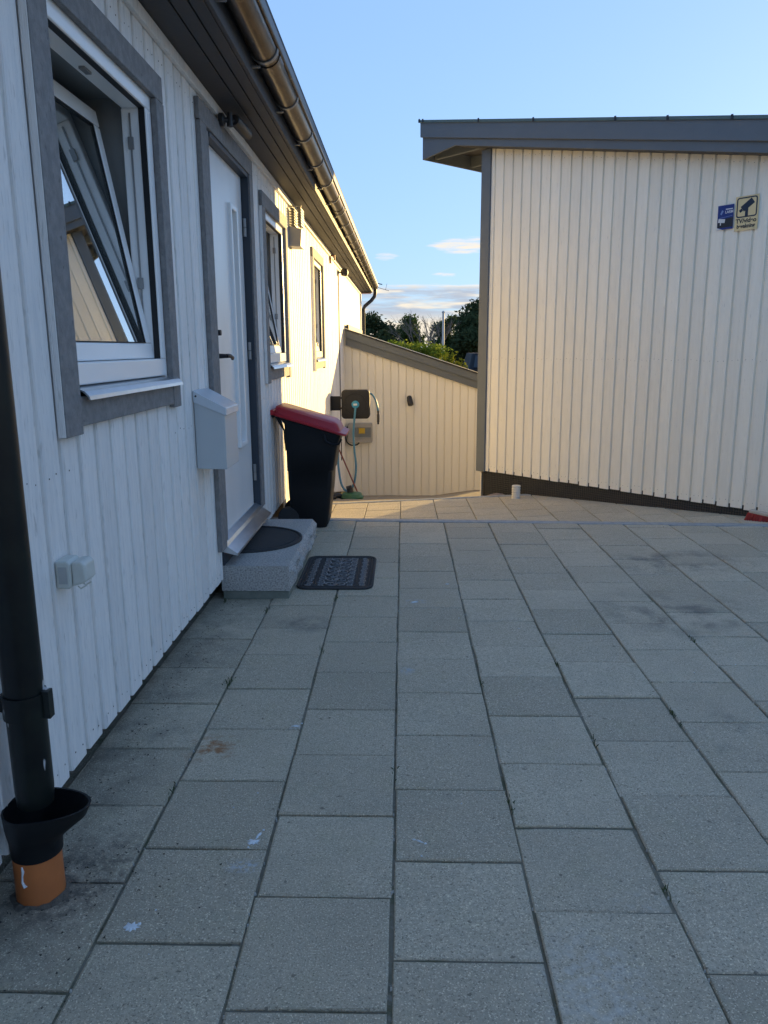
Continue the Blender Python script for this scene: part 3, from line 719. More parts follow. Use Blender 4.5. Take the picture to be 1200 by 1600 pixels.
vh = thing('vent_hood', (-.95, 7.1, 2.3), 'small metal vent hood with louvred sides high on the sunlit house wall', 'vent')
q = MB(); q.prism([(-.998, 2.25), (-.895, 2.245), (-.885, 2.39), (-.998, 2.42)], lambda u, v, t: (u, t, v), 7.05, 7.27); q.build('hood', M_bracket, vh, .003)
for xx in (-.965, -.905):
    for k in range(7):
        z_ = 2.425+k*.022
        q = MB(); q.hexa([(xx-.018, 7.06, z_), (xx+.018, 7.06, z_), (xx+.018, 7.26, z_), (xx-.018, 7.26, z_), (xx-.018, 7.05, z_+.006), (xx+.018, 7.05, z_+.010), (xx+.018, 7.27, z_+.010), (xx-.018, 7.27, z_+.006)])
        q.build('louvre', M_bracket, vh)
    bx('louvre_post', M_bracket, vh, xx-.004, xx+.004, 7.15, 7.17, 2.42, 2.59)
bx('louvre_post', M_bracket, vh, -.9975, -.895, 7.15, 7.17, 2.592, 2.60)

wl = thing('wall_lamp', (-.97, 12.3, 2.5), 'small round wall lamp high on the sunlit wall near the outbuilding', 'lamp')
q = MB(); q.lathe([(.03, 0), (.03, .015)], (-.9985, 12.3, 2.51), 14, 'x'); q.tube([(-.985, 12.3, 2.51), (-.93, 12.3, 2.51)], .012, 8); q.build('arm', M_darkmetal, wl)
q = MB(); q.lathe([(.0, -.06), (.05, -.05), (.06, 0), (.05, .04), (.02, .055)], (-.90, 12.3, 2.51), 18, 'z'); q.build('lamp_head', M_darkmetal, wl, smooth=True)
cb = MB().tube([(-.994, 12.28, 2.52), (-.994, 12.26, 2.0), (-.994, 12.27, 1.2), (-.994, 12.26, .4), (-.994, 12.3, -.4)], .008, 6)
tag(cb.build('wall_cable', M_wire), 'thin dark cable running down the sunlit house wall below the round lamp', 'cable')
bb = thing('wall_bracket', (-.97, 10.9, 2.55), 'small rusty bracket under the eaves right of the far window', 'bracket')
q = MB(); q.box(-.998, -.975, 10.88, 10.94, 2.50, 2.63); q.build('plate', M_redrod, bb, .003)
q = MB(); q.tube([(-.975, 10.91, 2.60), (-.93, 10.91, 2.60), (-.93, 10.91, 2.54)], .012, 8); q.build('hook', M_redrod, bb)

# ------------------------------------------------------------------ granite step, mats
sp = thing('granite_step', (-.82, 4.7, 0), 'grey granite block step with rough split front below the door', 'step')
random.seed(3)
nx, nz_ = 34, 6
sv = []; sf = []
SX0, SX1, SY0, SY1, SZ0, SZ1 = -1.015, -.635, 4.10, 5.30, .048, .192
# smooth block with a rock-faced front built as a displaced grid
blk = MB()
grid = []
for j in range(nz_+1):
    row = []
    for i in range(nx+1):
        yy = SY0+(SY1-SY0)*i/nx; zz = SZ0+(SZ1-SZ0)*j/nz_
        edge = (j in (0, nz_)) or (i in (0, nx))
        dx = (0 if edge else .012+rnd.uniform(-.014, .016))
        if j == nz_: dx = rnd.uniform(-.010, .002); 
        row.append((SX1+dx, yy+(0 if i in (0, nx) else rnd.uniform(-.008, .008)), zz+(0 if j in (0, nz_) else rnd.uniform(-.006, .006))))
    grid.append(row)
vs_ = [p for row in grid for p in row]; W_ = nx+1
fs_ = [(j*W_+i, j*W_+i+1, (j+1)*W_+i+1, (j+1)*W_+i) for j in range(nz_) for i in range(nx)]
nb_ = len(vs_); vs_ += [(SX0, SY0, SZ0), (SX0, SY1, SZ0), (SX0, SY0, SZ1), (SX0, SY1, SZ1)]
topi = [nz_*W_+i for i in range(W_)]; boti = list(range(W_))
fs_ += [tuple(topi)+(nb_+3, nb_+2), tuple(boti[::-1])+(nb_, nb_+1), (nb_, nb_+2)+tuple(j*W_ for j in range(nz_, -1, -1)), (nb_+1,)+tuple(j*W_+nx for j in range(nz_+1))+(nb_+3,), (nb_, nb_+1, nb_+3, nb_+2)]
blk.add(vs_, fs_); blk.build('block', M_granite, sp)
bx('base', M_granite_low, sp, -1.01, -.642, 4.106, 5.29, -.003, .047, .004)

hm = thing('half_round_mat', (-.9, 4.70, .192), 'black half-round rubber doormat lying on the granite step', 'doormat')
def half_disc(r1, r2, z0, z1, x0=-.985):
    pts = [(x0, 4.70-r1)]+[(x0+r2*math.sin(math.pi*k/40), 4.70-r1*math.cos(math.pi*k/40)) for k in range(41)]+[(x0, 4.70+r1)]
    return MB().prism(pts[1:-1], lambda u, v, t: (u, v, t), z0, z1)
half_disc(.335, .345, .192, .199).build('base', M_rubber, hm, .002)
rim = MB()
pts = [(-.981+.333*math.sin(math.pi*k/48), 4.70-.322*math.cos(math.pi*k/48), .2) for k in range(49)]
rim.tube(pts, .009, 8); rim.tube([(-.981, 4.38, .2), (-.981, 5.02, .2)], .009, 8); rim.build('rim', M_rubber, hm, smooth=True)
half_disc(.285, .288, .1992, .203, -.966).build('ribbed_field', mat('charcoal_mat_pile', (.045, .047, .05), .95, var=.4, vscale=60, bump=1.0, bscale=220), hm)

sm = thing('scroll_mat', (-.40, 4.63, 0), 'black rubber doormat with openwork scroll pattern on the paving beside the step', 'doormat')
MX0, MX1, MY0, MY1 = -.622, -.185, 4.27, 4.96
mz = .004
def rrect(x0, x1, y0, y1, r, z_, seg=6, only_right=True):
    p = []
    for (cx, cy, a0) in ((x1-r, y0+r, -90), (x1-r, y1-r, 0), (x0+r, y1-r, 90), (x0+r, y0+r, 180)):
        for k in range(seg+1):
            a = R(a0+90*k/seg); p.append((cx+r*math.cos(a), cy+r*math.sin(a), z_))
    return p+[p[0]]
rm = MB()
for ins in (0, .018, .034):
    rm.tube(rrect(MX0+ins, MX1-ins, MY0+ins, MY1-ins, .06-ins if ins < .05 else .02, .008), .0055 if ins else .008, 6, cap=False)
for xx in (MX0+.085, MX0+.097, MX1-.085, MX1-.097): rm.tube([(xx, MY0+.034, .008), (xx, MY1-.034, .008)], .0045, 6)
rm.build('rim', M_rubber, sm, smooth=True)
sc_ = MB()
def spiral(cx, cy, r0, turns, a0, sgn):
    p = []; n_ = 22
    for k in range(n_+1):
        t_ = k/n_; r_ = r0*(1-.78*t_); a = a0+sgn*turns*2*math.pi*t_
        p.append((cx+r_*math.cos(a), cy+r_*math.sin(a), .0075))
    sc_.tube(p, .0048, 5)
nyc = 7; cyl = (MY1-MY0-.08)/nyc
for j in range(nyc):
    cy = MY0+.04+(j+.5)*cyl
    xm = (MX0+MX1)/2
    for s_ in (-1, 1):
        spiral(xm+s_*.036, cy, .036, 1.35, math.pi/2 if j % 2 else -math.pi/2, s_*(1 if j % 2 else -1))
        spiral(xm+s_*.088, cy+cyl*.25, .028, 1.2, math.pi*.5, s_)
        spiral(xm+s_*.090, cy-cyl*.27, .022, 1.1, -math.pi*.5, -s_)
        xe = MX0+.060 if s_ < 0 else MX1-.060
        spiral(xe, cy+cyl*.24, .022, 1.3, math.pi/2, s_); spiral(xe, cy-cyl*.24, .022, 1.3, -math.pi/2, s_)
    sc_.tube([(xm-.11, cy+cyl*.5, .0075), (xm-.04, cy+cyl*.42, .0075), (xm, cy+cyl*.5, .0075), (xm+.04, cy+cyl*.42, .0075), (xm+.11, cy+cyl*.5, .0075)], .0038, 5)
sc_.tube([((MX0+MX1)/2, MY0+.035, .0075), ((MX0+MX1)/2, MY1-.035, .0075)], .004, 5)
sc_.build('scrollwork', mat('sheen_rubber', (.17, .17, .172), .36, var=.4, vscale=40, col2=(.05, .05, .05)), sm, smooth=True)  # sky sheen on the raised scrolls painted in as a lighter grey
MB().prism([(x_, y_) for x_, y_, z_ in rrect(MX0+.004, MX1-.004, MY0+.004, MY1-.004, .055, 0)[:-1]], lambda u, v, t: (u, v, t), .0022, .0045).build('backing', M_rubber, sm)

# ------------------------------------------------------------------ wheelie bin (side towards the camera, front towards the yard)
wb = thing('wheelie_bin', (-.78, 6.0, 0), 'black two-wheeled rubbish bin with red lid behind the granite step', 'bin')
BY0, BY1 = 5.80, 6.20
def ring(z_, xa, xb, ya, yb, r=.035):
    p = []
    for (cx, cy, a0) in ((xb-r, ya+r, -90), (xb-r, yb-r, 0), (xa+r, yb-r, 90), (xa+r, ya+r, 180)):
        for k in range(5):
            a = R(a0+22.5*k); p.append((cx+r*math.cos(a), cy+r*math.sin(a), z_))
    return p
def loft(rings, cap0=True, cap1=True):
    n_ = len(rings[0]); q = MB()
    fs = [(i*n_+k, i*n_+(k+1) % n_, (i+1)*n_+(k+1) % n_, (i+1)*n_+k) for i in range(len(rings)-1) for k in range(n_)]
    if cap0: fs.append(tuple(range(n_))[::-1])
    if cap1: fs.append(tuple((len(rings)-1)*n_+k for k in range(n_)))
    return q.add([p for r_ in rings for p in r_], fs)
def tilt(r_, fn): return [(x, y_, fn(x)) for x, y_, z_ in r_]
lidline = lambda x: .735+(x+.455)*-.30     # lid seat slopes up to the rear
rings = [ring(.004, -.865, -.600, BY0+.035, BY1-.035), ring(.03, -.875, -.590, BY0+.03, BY1-.03), ring(.30, -.888, -.556, BY0+.018, BY1-.018),
         ring(.45, -.890, -.545, BY0+.012, BY1-.012), ring(.455, -.892, -.535, BY0+.008, BY1-.008), ring(.64, -.895, -.503, BY0+.004, BY1-.004),
         tilt(ring(.7, -.905, -.485, BY0, BY1), lambda x: lidline(x)-.055), tilt(ring(.7, -.945, -.472, BY0-.006, BY1+.006), lambda x: lidline(x)-.015)]
loft(rings).build('body', M_binblack, wb, smooth=True)
rb = MB()
rb.prism([(-.94, lidline(-.94)-.02), (-.905, .755), (-.893, .74), (-.893, .62), (-.905, .60), (-.915, .76), (-.975, .865)], lambda u, v, t: (u, t, v), BY0+.05, BY0+.075)
rb.prism([(-.94, lidline(-.94)-.02), (-.905, .755), (-.893, .74), (-.893, .62), (-.905, .60), (-.915, .76), (-.975, .865)], lambda u, v, t: (u, t, v), BY1-.075, BY1-.05)
rb.build('rear_rib', M_binblack, wb)
MB().tube([(-.985, BY0+.02, .878), (-.985, BY1-.02, .878)], .016, 12).build('handle', M_binblack, wb, smooth=True)
gp = MB(); gp.tube([(-.60, BY0-.004, .735), (-.585, BY0-.010, .685), (-.54, BY0-.014, .66), (-.49, BY0-.012, .662), (-.468, BY0-.004, .70)], .009, 8); gp.build('side_grip', M_binblack, wb, smooth=True)
lidr = [tilt(ring(0, -.975, -.445, BY0-.014, BY1+.014, .04), lambda x: lidline(x)-.012), tilt(ring(0, -.985, -.432, BY0-.018, BY1+.018, .04), lambda x: lidline(x)-.008),
        tilt(ring(0, -.985, -.432, BY0-.018, BY1+.018, .04), lambda x: lidline(x)+.006), tilt(ring(0, -.975, -.475, BY0-.004, BY1+.004, .04), lambda x: lidline(x)+.012),
        tilt(ring(0, -.965, -.495, BY0+.012, BY1-.012, .045), lambda x: lidline(x)+.058), tilt(ring(0, -.945, -.52, BY0+.04, BY1-.04, .05), lambda x: lidline(x)+.072)]
lid = loft(lidr).build('lid', M_binred, wb, smooth=True)
MB().tube([(-.990, BY0-.012, .903), (-.990, BY1+.012, .903)], .020, 12).build('lid_hinge', M_binred, lid, smooth=True)
for yy in (BY0+.045, BY1-.045):
    q = MB(); q.lathe([(.045, -.020), (.078, -.022), (.084, -.015), (.084, .015), (.078, .022), (.045, .020)], (-.892, yy, .084), 28, 'y'); q.build('wheel', M_rubber, wb, smooth=True)
MB().tube([(-.892, BY0+.06, .098), (-.892, BY1-.06, .098)], .012, 8).build('axle', M_bracket, wb)

# ------------------------------------------------------------------ garage on the right (local frame: x along the front, y into the building)
garage = thing('garage', (GA.x, GA.y, 0), 'cream white timber garage with grey fascia turned towards the yard on the right', 'garage', rotz=math.atan2(GD.y, GD.x), local=True)
GL = 7.4
GP = .1187
topz = lambda s: 3.455-.198*s
s = .034+.008-GP
i = 0
while s < GL-.1:
    a = max(0, -.018-s); b_ = GP
    h0, h1 = topz(s+a), topz(s+b_)
    o = obj('siding_board', board_mesh(a, b_, h0, h1, GP, .018, .015, 'X'), M_white2, garage)
    o.location = (s, rnd.uniform(-.0008, .0008), rnd.uniform(-.006, .004))
    s += GP
bx('corner_trim', M_grey, garage, -.142, -.02, -.022, .02, -.01, 3.40, .004)
bx('corner_trim', M_grey, garage, -.142, -.118, .021, .13, -.01, 3.40, .004)
# rest of the walls (left side boards and the back)
ws = MB(); ws.box(-.115, -.10, .03, 6.6, -.6, 3.40); ws.prism([(-.1, -.5), (GL, -.5), (GL, topz(GL)-.02), (-.1, 3.43)], lambda u, v, t: (u, t, v), 6.5, 6.6); ws.box(GL-.1, GL, .03, 6.5, -.5, topz(GL)-.02)
ws.prism([(-.09, .01), (GL, .01), (GL, topz(GL)), (-.09, 3.43)], lambda u, v, t: (u, t, v), .028, .09)
ws.build('wall', M_white2, garage)
y_ = .131
k = 0
while y_ < 6.4 and k < 54:
    o = obj('siding_board', board_mesh(0, GP, 3.40, 3.40, GP, .016, .012, 'Y'), M_white2, garage); o.location = (-.118, y_+GP, 0); o.rotation_euler = (0, 0, math.pi)
    y_ += GP; k += 1
mem = MB()
mem.box(-.03, GL-.2, .014, .03, -.7, .03)
mem.build('foundation_membrane', M_membrane, garage)
bx('membrane_edge', M_gasket, garage, -.06, -.031, .01, .5, -.7, .0)
# verge boards (two overlapping), kinked at the eaves end
V = -.15
up = MB(); up.prism([(-.915, 3.648), (GL+.1, 3.648-.195*(GL+1.015)), (GL+.1, 3.80-.1935*(GL+1.015)), (-.915, 3.80)], lambda u, v, t: (u, t, v), V-.022, V)
up.build('verge_board', M_grey, garage, .003)
lo = MB(); lo.prism([(-.900, 3.415), (-.41, 3.478), (GL+.09, 3.478-.198*(GL+.5)), (GL+.09, 3.70-.195*(GL+1.0)), (-.900, 3.70)], lambda u, v, t: (u, t, v), V+.001, V+.022)
lo.build('verge_board', M_grey, garage, .003)
bx('eaves_fascia', M_grey, garage, -.900, -.878, V+.0225, 6.9, 3.415, 3.69, .003)
ss = MB(); ss.prism([(-.40, 3.474), (GL, 3.474-.198*(GL+.4)), (GL, 3.49-.198*(GL+.4)), (-.40, 3.49)], lambda u, v, t: (u, t, v), V+.0225, .027)
ss.build('verge_soffit', M_soffit, garage)
es = MB(); es.prism([(-.877, 3.56), (-.145, 3.50), (-.145, 3.52), (-.877, 3.58)], lambda u, v, t: (u, t, v), .06, 6.8); es.build('eaves_soffit', M_soffit, garage)
for yy in (.0, .6, 1.2, 1.8, 2.4, 3.0):
    q = MB(); q.prism([(-.875, 3.44), (-.145, 3.44), (-.145, 3.60), (-.875, 3.68)], lambda u, v, t: (u, t, v), yy+.02, yy+.06); q.build('rafter_end', M_grey, garage)
gr = MB(); gr.prism([(-.935, 3.801), (GL+.12, 3.801-.1935*(GL+1.035)), (GL+.12, 3.828-.1935*(GL+1.035)), (-.935, 3.828)], lambda u, v, t: (u, t, v), V-.035, 6.95)
gr = gr.build('roof', M_roofgreen, garage)
for sx_ in (-.915, -.86, -.05, .65, 1.55, 2.05, 2.6, 3.2, 4.2, 5.2):
    zz = 3.80-.1935*(sx_+.915)
    bx('roof_clip', M_darkmetal, gr, sx_-.009, sx_+.009, V-.042, V-.0355, zz-.004, zz+.033)

# signs on the garage
def text_mesh(txt, size, align='CENTER', shear=0, offset=0):
    cu = bpy.data.curves.new('lettering', 'FONT'); cu.body = txt; cu.size = size; cu.align_x = align; cu.extrude = .0004; cu.shear = shear; cu.offset = offset
    t = bpy.data.objects.new('lettering_tmp', cu); COL.objects.link(t)
    dg = bpy.context.evaluated_depsgraph_get(); me = bpy.data.meshes.new_from_object(t.evaluated_get(dg)); bpy.data.objects.remove(t); bpy.data.curves.remove(cu)
    return me
def on_garage(name, label, cat, s0, z0, rot):
    # sign frame: local x right, local z up, y into the wall
    o = thing(name, GA+GD*s0+GN*.0035+Vector((0, 0, z0)), label, cat, rotz=math.atan2(GD.y, GD.x), local=True)
    o.rotation_euler = (0, rot, math.atan2(GD.y, GD.x)); return o
def txt(par, name, s_, size, x, z_, mt, sx_=1.0, y=-.0075, off=0.0):
    me = text_mesh(s_, size, offset=off); o = obj(name, me, mt, par); o.rotation_euler = (R(90), 0, 0); o.location = (x, y, z_); o.scale = (sx_, 1, 1); return o
def flat(par, name, poly, mt, y0, y1):
    q = MB().prism(poly, lambda u, v, t: (u, t, v), y0, y1); return q.build(name, mt, par)
sg = on_garage('surveillance_sign', 'pale yellow TV/video bevakning sign with dark camera symbol on the garage wall', 'sign', 2.70, 2.427, R(-1.0))
flat(sg, 'plate', [(-.093, -.133), (.093, -.133), (.093, .133), (-.093, .133)], M_signY, -.006, -.003)
def rr(x0, x1, z0, z1, r, n_=5):
    p = []
    for (cx, cz, a0) in ((x1-r, z0+r, -90), (x1-r, z1-r, 0), (x0+r, z1-r, 90), (x0+r, z0+r, 180)):
        for k in range(n_+1):
            a = R(a0+90*k/n_); p.append((cx+r*math.cos(a), cz+r*math.sin(a)))
    return p
o1, i1 = rr(-.083, .083, -.033, .123, .020), rr(-.073, .073, -.023, .113, .012)
n_ = len(o1); q = MB(); q.add([(x, -.0066, z_) for x, z_ in o1]+[(x, -.0066, z_) for x, z_ in i1], [(k, (k+1) % n_, n_+(k+1) % n_, n_+k) for k in range(n_)]); q.build('symbol_border', M_signN, sg)
ca = MB()
def rotp(p, a, c): return [(c[0]+x*math.cos(a)-z_*math.sin(a), c[1]+x*math.sin(a)+z_*math.cos(a)) for x, z_ in p]
flat(sg, 'camera_symbol', rotp([(-.052, -.024), (.052, -.024), (.052, .024), (-.052, .024)], R(36), (.006, .062)), M_signN, -.0069, -.0061)
flat(sg, 'camera_symbol', rotp([(-.078, -.012), (-.053, -.012), (-.053, .010), (-.078, .010)], R(36), (.006, .062)), M_signN, -.0069, -.0061)
flat(sg, 'camera_symbol', [(-.012, -.024), (.012, -.024), (.012, .045), (-.012, .03)], M_signN, -.0068, -.0061)
txt(sg, 'lettering', 'TV/video', .047, 0, -.074, M_signD, .96, -.0066, .0016)
txt(sg, 'lettering', 'bevakning', .043, 0, -.114, M_signD, .86, -.0066, .0014)
s2 = on_garage('alarm_sign', 'small blue alarm sign with white camera picture left of the yellow sign', 'sign', 2.528, 2.413, R(-1.0))
flat(s2, 'plate', [(-.066, -.096), (.066, -.096), (.066, .096), (-.066, .096)], M_signB, -.0052, -.0022)
flat(s2, 'dark_panel', [(-.064, -.080), (.064, -.080), (.064, -.005), (-.064, -.015)], M_signD, -.0058, -.0053)
flat(s2, 'white_corner', [(-.066, -.096), (-.02, -.096), (-.066, -.078)], M_signW, -.0062, -.0053)
flat(s2, 'camera_symbol', rotp([(-.03, -.016), (.026, -.016), (.026, .014), (-.03, .014)], R(-8), (-.028, -.025)), M_signW, -.0066, -.0059)
flat(s2, 'camera_symbol', [(-.042, -.06), (-.034, -.06), (-.034, -.03), (-.042, -.03)], M_signW, -.0066, -.0059)
flat(s2, 'emblem', [(-.045, .03), (-.03, .06), (-.018, .05), (-.033, .02)], mat('pale_blue_print', (.2, .28, .5), .4), -.0059, -.0053)
txt(s2, 'lettering', 'LARM', .030, .030, .030, M_signW, .9, -.0059, .0007)
flat(s2, 'print_line', [(.0, .058), (.058, .058), (.058, .066), (.0, .066)], M_signW, -.0059, -.0053)
flat(s2, 'print_line', [(-.05, -.004), (.058, .006), (.058, .009), (-.05, -.001)], mat('pale_blue_print', (.2, .28, .5), .4), -.0064, -.0059)

# things at the foot of the garage
pp = thing('pipe_stub', (1.19, 8.02, -.2), 'cream ribbed plastic pipe stub at the foot of the black membrane', 'pipe')
q = MB(); pr_ = []
for k in range(6): pr_ += [(.042, -.20+k*.026+.0), (.046, -.195+k*.026), (.046, -.182+k*.026), (.042, -.178+k*.026)]
q.lathe(pr_, (1.19, 8.02, -.005), 20); q.build('ribbed_tube', M_whiteplastic, pp, smooth=True)
def stone(x, y_, z_, r_, lab, sq=(1, 1, .6)):
    bm = bmesh.new(); bmesh.ops.create_icosphere(bm, subdivisions=2, radius=r_)
    for v in bm.verts: v.co *= 1+rnd.uniform(-.12, .12); v.co = Vector((v.co.x*sq[0], v.co.y*sq[1], v.co.z*sq[2]))
    me = bpy.data.meshes.new('stone'); bm.to_mesh(me); bm.free(); o = obj('stone', me, M_stone, smooth='all'); o.location = (x, y_, z_)
    tag(o, lab, 'stone', 'stones by the garage corner'); return o
stone(1.02, 8.30, -.25, .085, 'largest reddish stone at the foot of the garage corner', (1.5, 1, .7))
stone(.86, 8.42, -.27, .045, 'small pale stone at the garage corner left of the larger reddish stone')
stone(.90, 8.62, -.30, .04, 'smallest stone tucked against the membrane edge at the garage corner')
br = thing('broom', (2.98, 6.32, -.05), 'red bristled broom head with pale wooden back against the garage at the right edge', 'broom', rotz=math.atan2(GD.y, GD.x), local=True)
q = MB(); q.hexa([(-.10, -.03, .055), (.36, -.03, .02), (.36, .03, .02), (-.10, .03, .055), (-.10, -.03, .08), (.36, -.03, .045), (.36, .03, .045), (-.10, .03, .08)]); q.build('head', M_broomwood, br, .006)
q = MB()
for k in range(60):
    for j in range(6):
        x = -.10+.455*k/59; y_ = -.028+.011*j; zt = .056-.035*(x+.1)/.46
        a = (x+(x-.13)*.12+rnd.uniform(-.015, .015)-.01, y_*1.5-.015+rnd.uniform(-.008, .008), -.055+rnd.uniform(-.006, .012))
        q.tube([(x, y_, zt), a], [.0045, .006], 4)
q = q.build('bristles', M_bristle, br); q['kind'] = 'stuff'

# ------------------------------------------------------------------ outbuilding across the end of the yard
AY = 13.27
ann = thing('outbuilding', (0, AY, -1.2), 'low cream timber outbuilding with sloping grey verge at the end of the yard', 'outbuilding')
ab = .1312
x = -.867+.007-ab*1
atop = lambda x_: 1.47-.331*(x_+1)
while x < 2.3:
    a = max(0, -.972-x)
    h0, h1 = atop(x+a)+1.28, atop(x+ab)+1.28
    o = obj('siding_board', board_mesh(a, ab, h0, h1, ab, .015, .021, 'X'), M_white3, ann)
    o.location = (x, AY, -1.28)
    x += ab
q = MB(); q.prism([(-.97, -2), (2.35, -2), (2.35, atop(2.35)), (-.97, atop(-.97))], lambda u, v, t: (u, t, v), AY+.026, AY+.1); q.box(2.25, 2.35, AY+.101, AY+4.6, -2, .33); q.build('wall', M_white3, ann)
bx('corner_strip', M_white3, ann, -.9995, -.955, AY-.006, AY+.25, -1.7, 1.66)
q = MB(); q.prism([(-.97, 1.545), (2.5, 1.545-.331*3.47), (2.5, 1.665-.331*3.47), (-.97, 1.665)], lambda u, v, t: (u, t, v), AY-.075, AY-.052); q.build('verge_board', M_grey2, ann, .003)
q = MB(); q.prism([(-.968, 1.42), (2.48, 1.42-.331*3.448), (2.48, 1.60-.331*3.448), (-.968, 1.60)], lambda u, v, t: (u, t, v), AY-.051, AY-.03); q.build('verge_board', M_grey2, ann, .003)
q = MB(); q.prism([(-.972, 1.667), (2.55, 1.667-.331*3.522), (2.55, 1.69-.331*3.522), (-.972, 1.69)], lambda u, v, t: (u, t, v), AY-.09, AY+4.7); rf2 = q.build('roof', M_roof, ann)
q = MB(); q.prism([(-.971, 1.6905), (2.55, 1.6905-.331*3.521), (2.55, 1.70-.331*3.521), (-.971, 1.70)], lambda u, v, t: (u, t, v), AY-.092, AY-.05); q.build('roof_edge', M_steel, rf2)
bx('wall_flashing', M_darkmetal, rf2, -.972, -.93, AY+.2, AY+4.7, 1.66, 1.76)

# hose reel on the house wall
hr = thing('hose_reel', (-.66, 10.7, .6), 'dark wall-mounted hose reel with blue badge and blue-grey hose on the house wall', 'hose reel')
q = MB(); q.box(-.998, -.865, 10.66, 10.675, .53, .725); q.box(-.998, -.985, 10.60, 10.76, .53, .725); q.build('wall_bracket', M_reel, hr, .003)
q = MB(); q.tube([(-.865, 10.668, .56), (-.83, 10.70, .56)], .014, 8); q.tube([(-.865, 10.668, .70), (-.83, 10.70, .70)], .014, 8); q.build('pivot', M_reel, hr)
q = MB(); q.prism(rr(-.848, -.460, .420, .812, .05, 6), lambda u, v, t: (u, t, v), 10.60, 10.80); q.build('housing', M_reel, hr, .012, 'all')
q = MB(); q.lathe([(.155, 0), (.155, -.006), (.146, -.006), (.146, 0)], (-.655, 10.5995, .615), 40, 'y', False); q.build('ring_moulding', M_reel, hr, smooth=True)
q = MB(); q.lathe([(.052, 0), (.052, -.012), (.045, -.016)], (-.655, 10.5995, .615), 30, 'y'); bd = q.build('badge', M_blue, hr, smooth=True)
for k, (xx, w_) in enumerate(((-.672, .016), (-.655, .012), (-.638, .016))):
    bx('badge_print', M_signW, bd, xx-w_/2, xx+w_/2, 10.580, 10.5834, .604, .628)
def smooth_path(pts, n_=10):
    pts = [Vector(p) for p in pts]; out_ = []
    for i in range(len(pts)-1):
        p0 = pts[max(i-1, 0)]; p1 = pts[i]; p2 = pts[i+1]; p3 = pts[min(i+2, len(pts)-1)]
        for k in range(n_):
            t = k/n_
            out_.append(.5*((2*p1)+(-p0+p2)*t+(2*p0-5*p1+4*p2-p3)*t*t+(-p0+3*p1-3*p2+p3)*t**3))
    return out_+[pts[-1]]
q = MB(); q.tube(smooth_path([(-.655, 10.58, .57), (-.66, 10.56, .50), (-.685, 10.56, .25), (-.675, 10.56, .0), (-.655, 10.56, -.25), (-.69, 10.56, -.48), (-.775, 10.56, -.585), (-.86, 10.58, -.50), (-.905, 10.62, -.25), (-.91, 10.65, -.05), (-.93, 10.68, .0)]), .015, 8)
q.build('supply_hose', M_hose, hr, smooth=True)
q = MB(); q.tube(smooth_path([(-.462, 10.70, .76), (-.43, 10.70, .745), (-.385, 10.70, .68), (-.36, 10.70, .60), (-.35, 10.70, .52)]), .014, 8); q.build('hose_end', M_hose, hr, smooth=True)
q = MB(); q.lathe([(.014, .19), (.016, .17), (.012, .15), (.017, .13), (.017, .03), (.013, .02), (.016, .0)], (-.348, 10.70, .335), 12); q.build('nozzle', M_black, hr, smooth=True)

eb = thing('meter_box', (-.74, AY-.05, -.05), 'grey electrical box with yellow switch behind a window on the outbuilding wall', 'electrical box')
q = MB(); q.prism(rr(-.945, -.53, -.215, .115, .02), lambda u, v, t: (u, t, v), AY-.13, AY-.002); q.build('case', M_ebox, eb, .006)
bx('window_panel', M_clear, eb, -.86, -.555, AY-.136, AY-.1305, -.125, .045, .002)
q = MB()
for (a, b_, c, e_) in ((-.88, -.86, -.14, .06), (-.555, -.54, -.14, .06), (-.8595, -.5555, -.14, -.125), (-.8595, -.5555, .045, .06)): q.box(a, b_, AY-.142, AY-.1305, c, e_)
q.build('window_frame', M_ebox, eb, .002)
bx('switch', M_yellow, eb, -.76, -.655, AY-.148, AY-.1365, -.06, .035, .004)
q = MB(); q.tube(smooth_path([(-.945, AY-.06, .05), (-.985, AY-.08, .0), (-.98, AY-.1, -.18), (-.90, AY-.1, -.26), (-.80, AY-.1, -.255), (-.76, AY-.08, -.22)]), .013, 8); q.build('cable', M_wire, eb, smooth=True)

w2 = thing('wall_spotlight', (.12, AY-.05, .47), 'small black downward spotlight alone in the middle of the outbuilding wall', 'spotlight')
q = MB(); q.lathe([(.045, 0), (.045, -.03), (.03, -.04)], (.105, AY-.002, .53), 18, 'y'); q.build('base', M_black, w2, smooth=True)
q = MB(); q.tube([(.105, AY-.045, .545), (.11, AY-.08, .50), (.125, AY-.12, .44), (.13, AY-.13, .42)], [.04, .05, .05, .045], 16); q.build('lamp_head', M_black, w2, smooth=True)

rd = MB().tube([(-.90, 10.72, -.02), (-.60, 10.45, -.66)], .010, 8)
tag(rd.build('leaning_rod', M_redrod), 'thin red-brown rod leaning against the house wall below the hose reel', 'rod')
tp_ = thing('wall_tap', (-.97, 10.7, -.03), 'small outdoor tap on the house wall just right of the bin', 'tap')
q = MB(); q.tube([(-.998, 10.68, .02), (-.95, 10.68, .02), (-.935, 10.68, -.03)], .014, 8); q.tube([(-.96, 10.68, .02), (-.96, 10.68, .055)], .008, 6); q.tube([(-.985, 10.68, .057), (-.935, 10.68, .057)], .008, 6); q.build('spout', M_darkmetal, tp_)
gg = thing('sprinkler', (-.75, 10.3, ground_h(-.75, 10.3)), 'green plastic lawn sprinkler lying on the ground at the foot of the hose', 'sprinkler')
zg = ground_h(-.75, 10.3)
q = MB(); q.lathe([(.15, .0), (.16, .04), (.13, .085), (.05, .10)], (-.70, 10.3, zg), 22); q.build('base', M_green, gg, smooth=True)
q = MB(); q.tube([(-.72, 10.3, zg+.08), (-.73, 10.3, zg+.16)], .045, 12); q.tube([(-.77, 10.3, zg+.15), (-.70, 10.3, zg+.17)], .03, 10); q.build('head', M_black, gg, smooth=True)
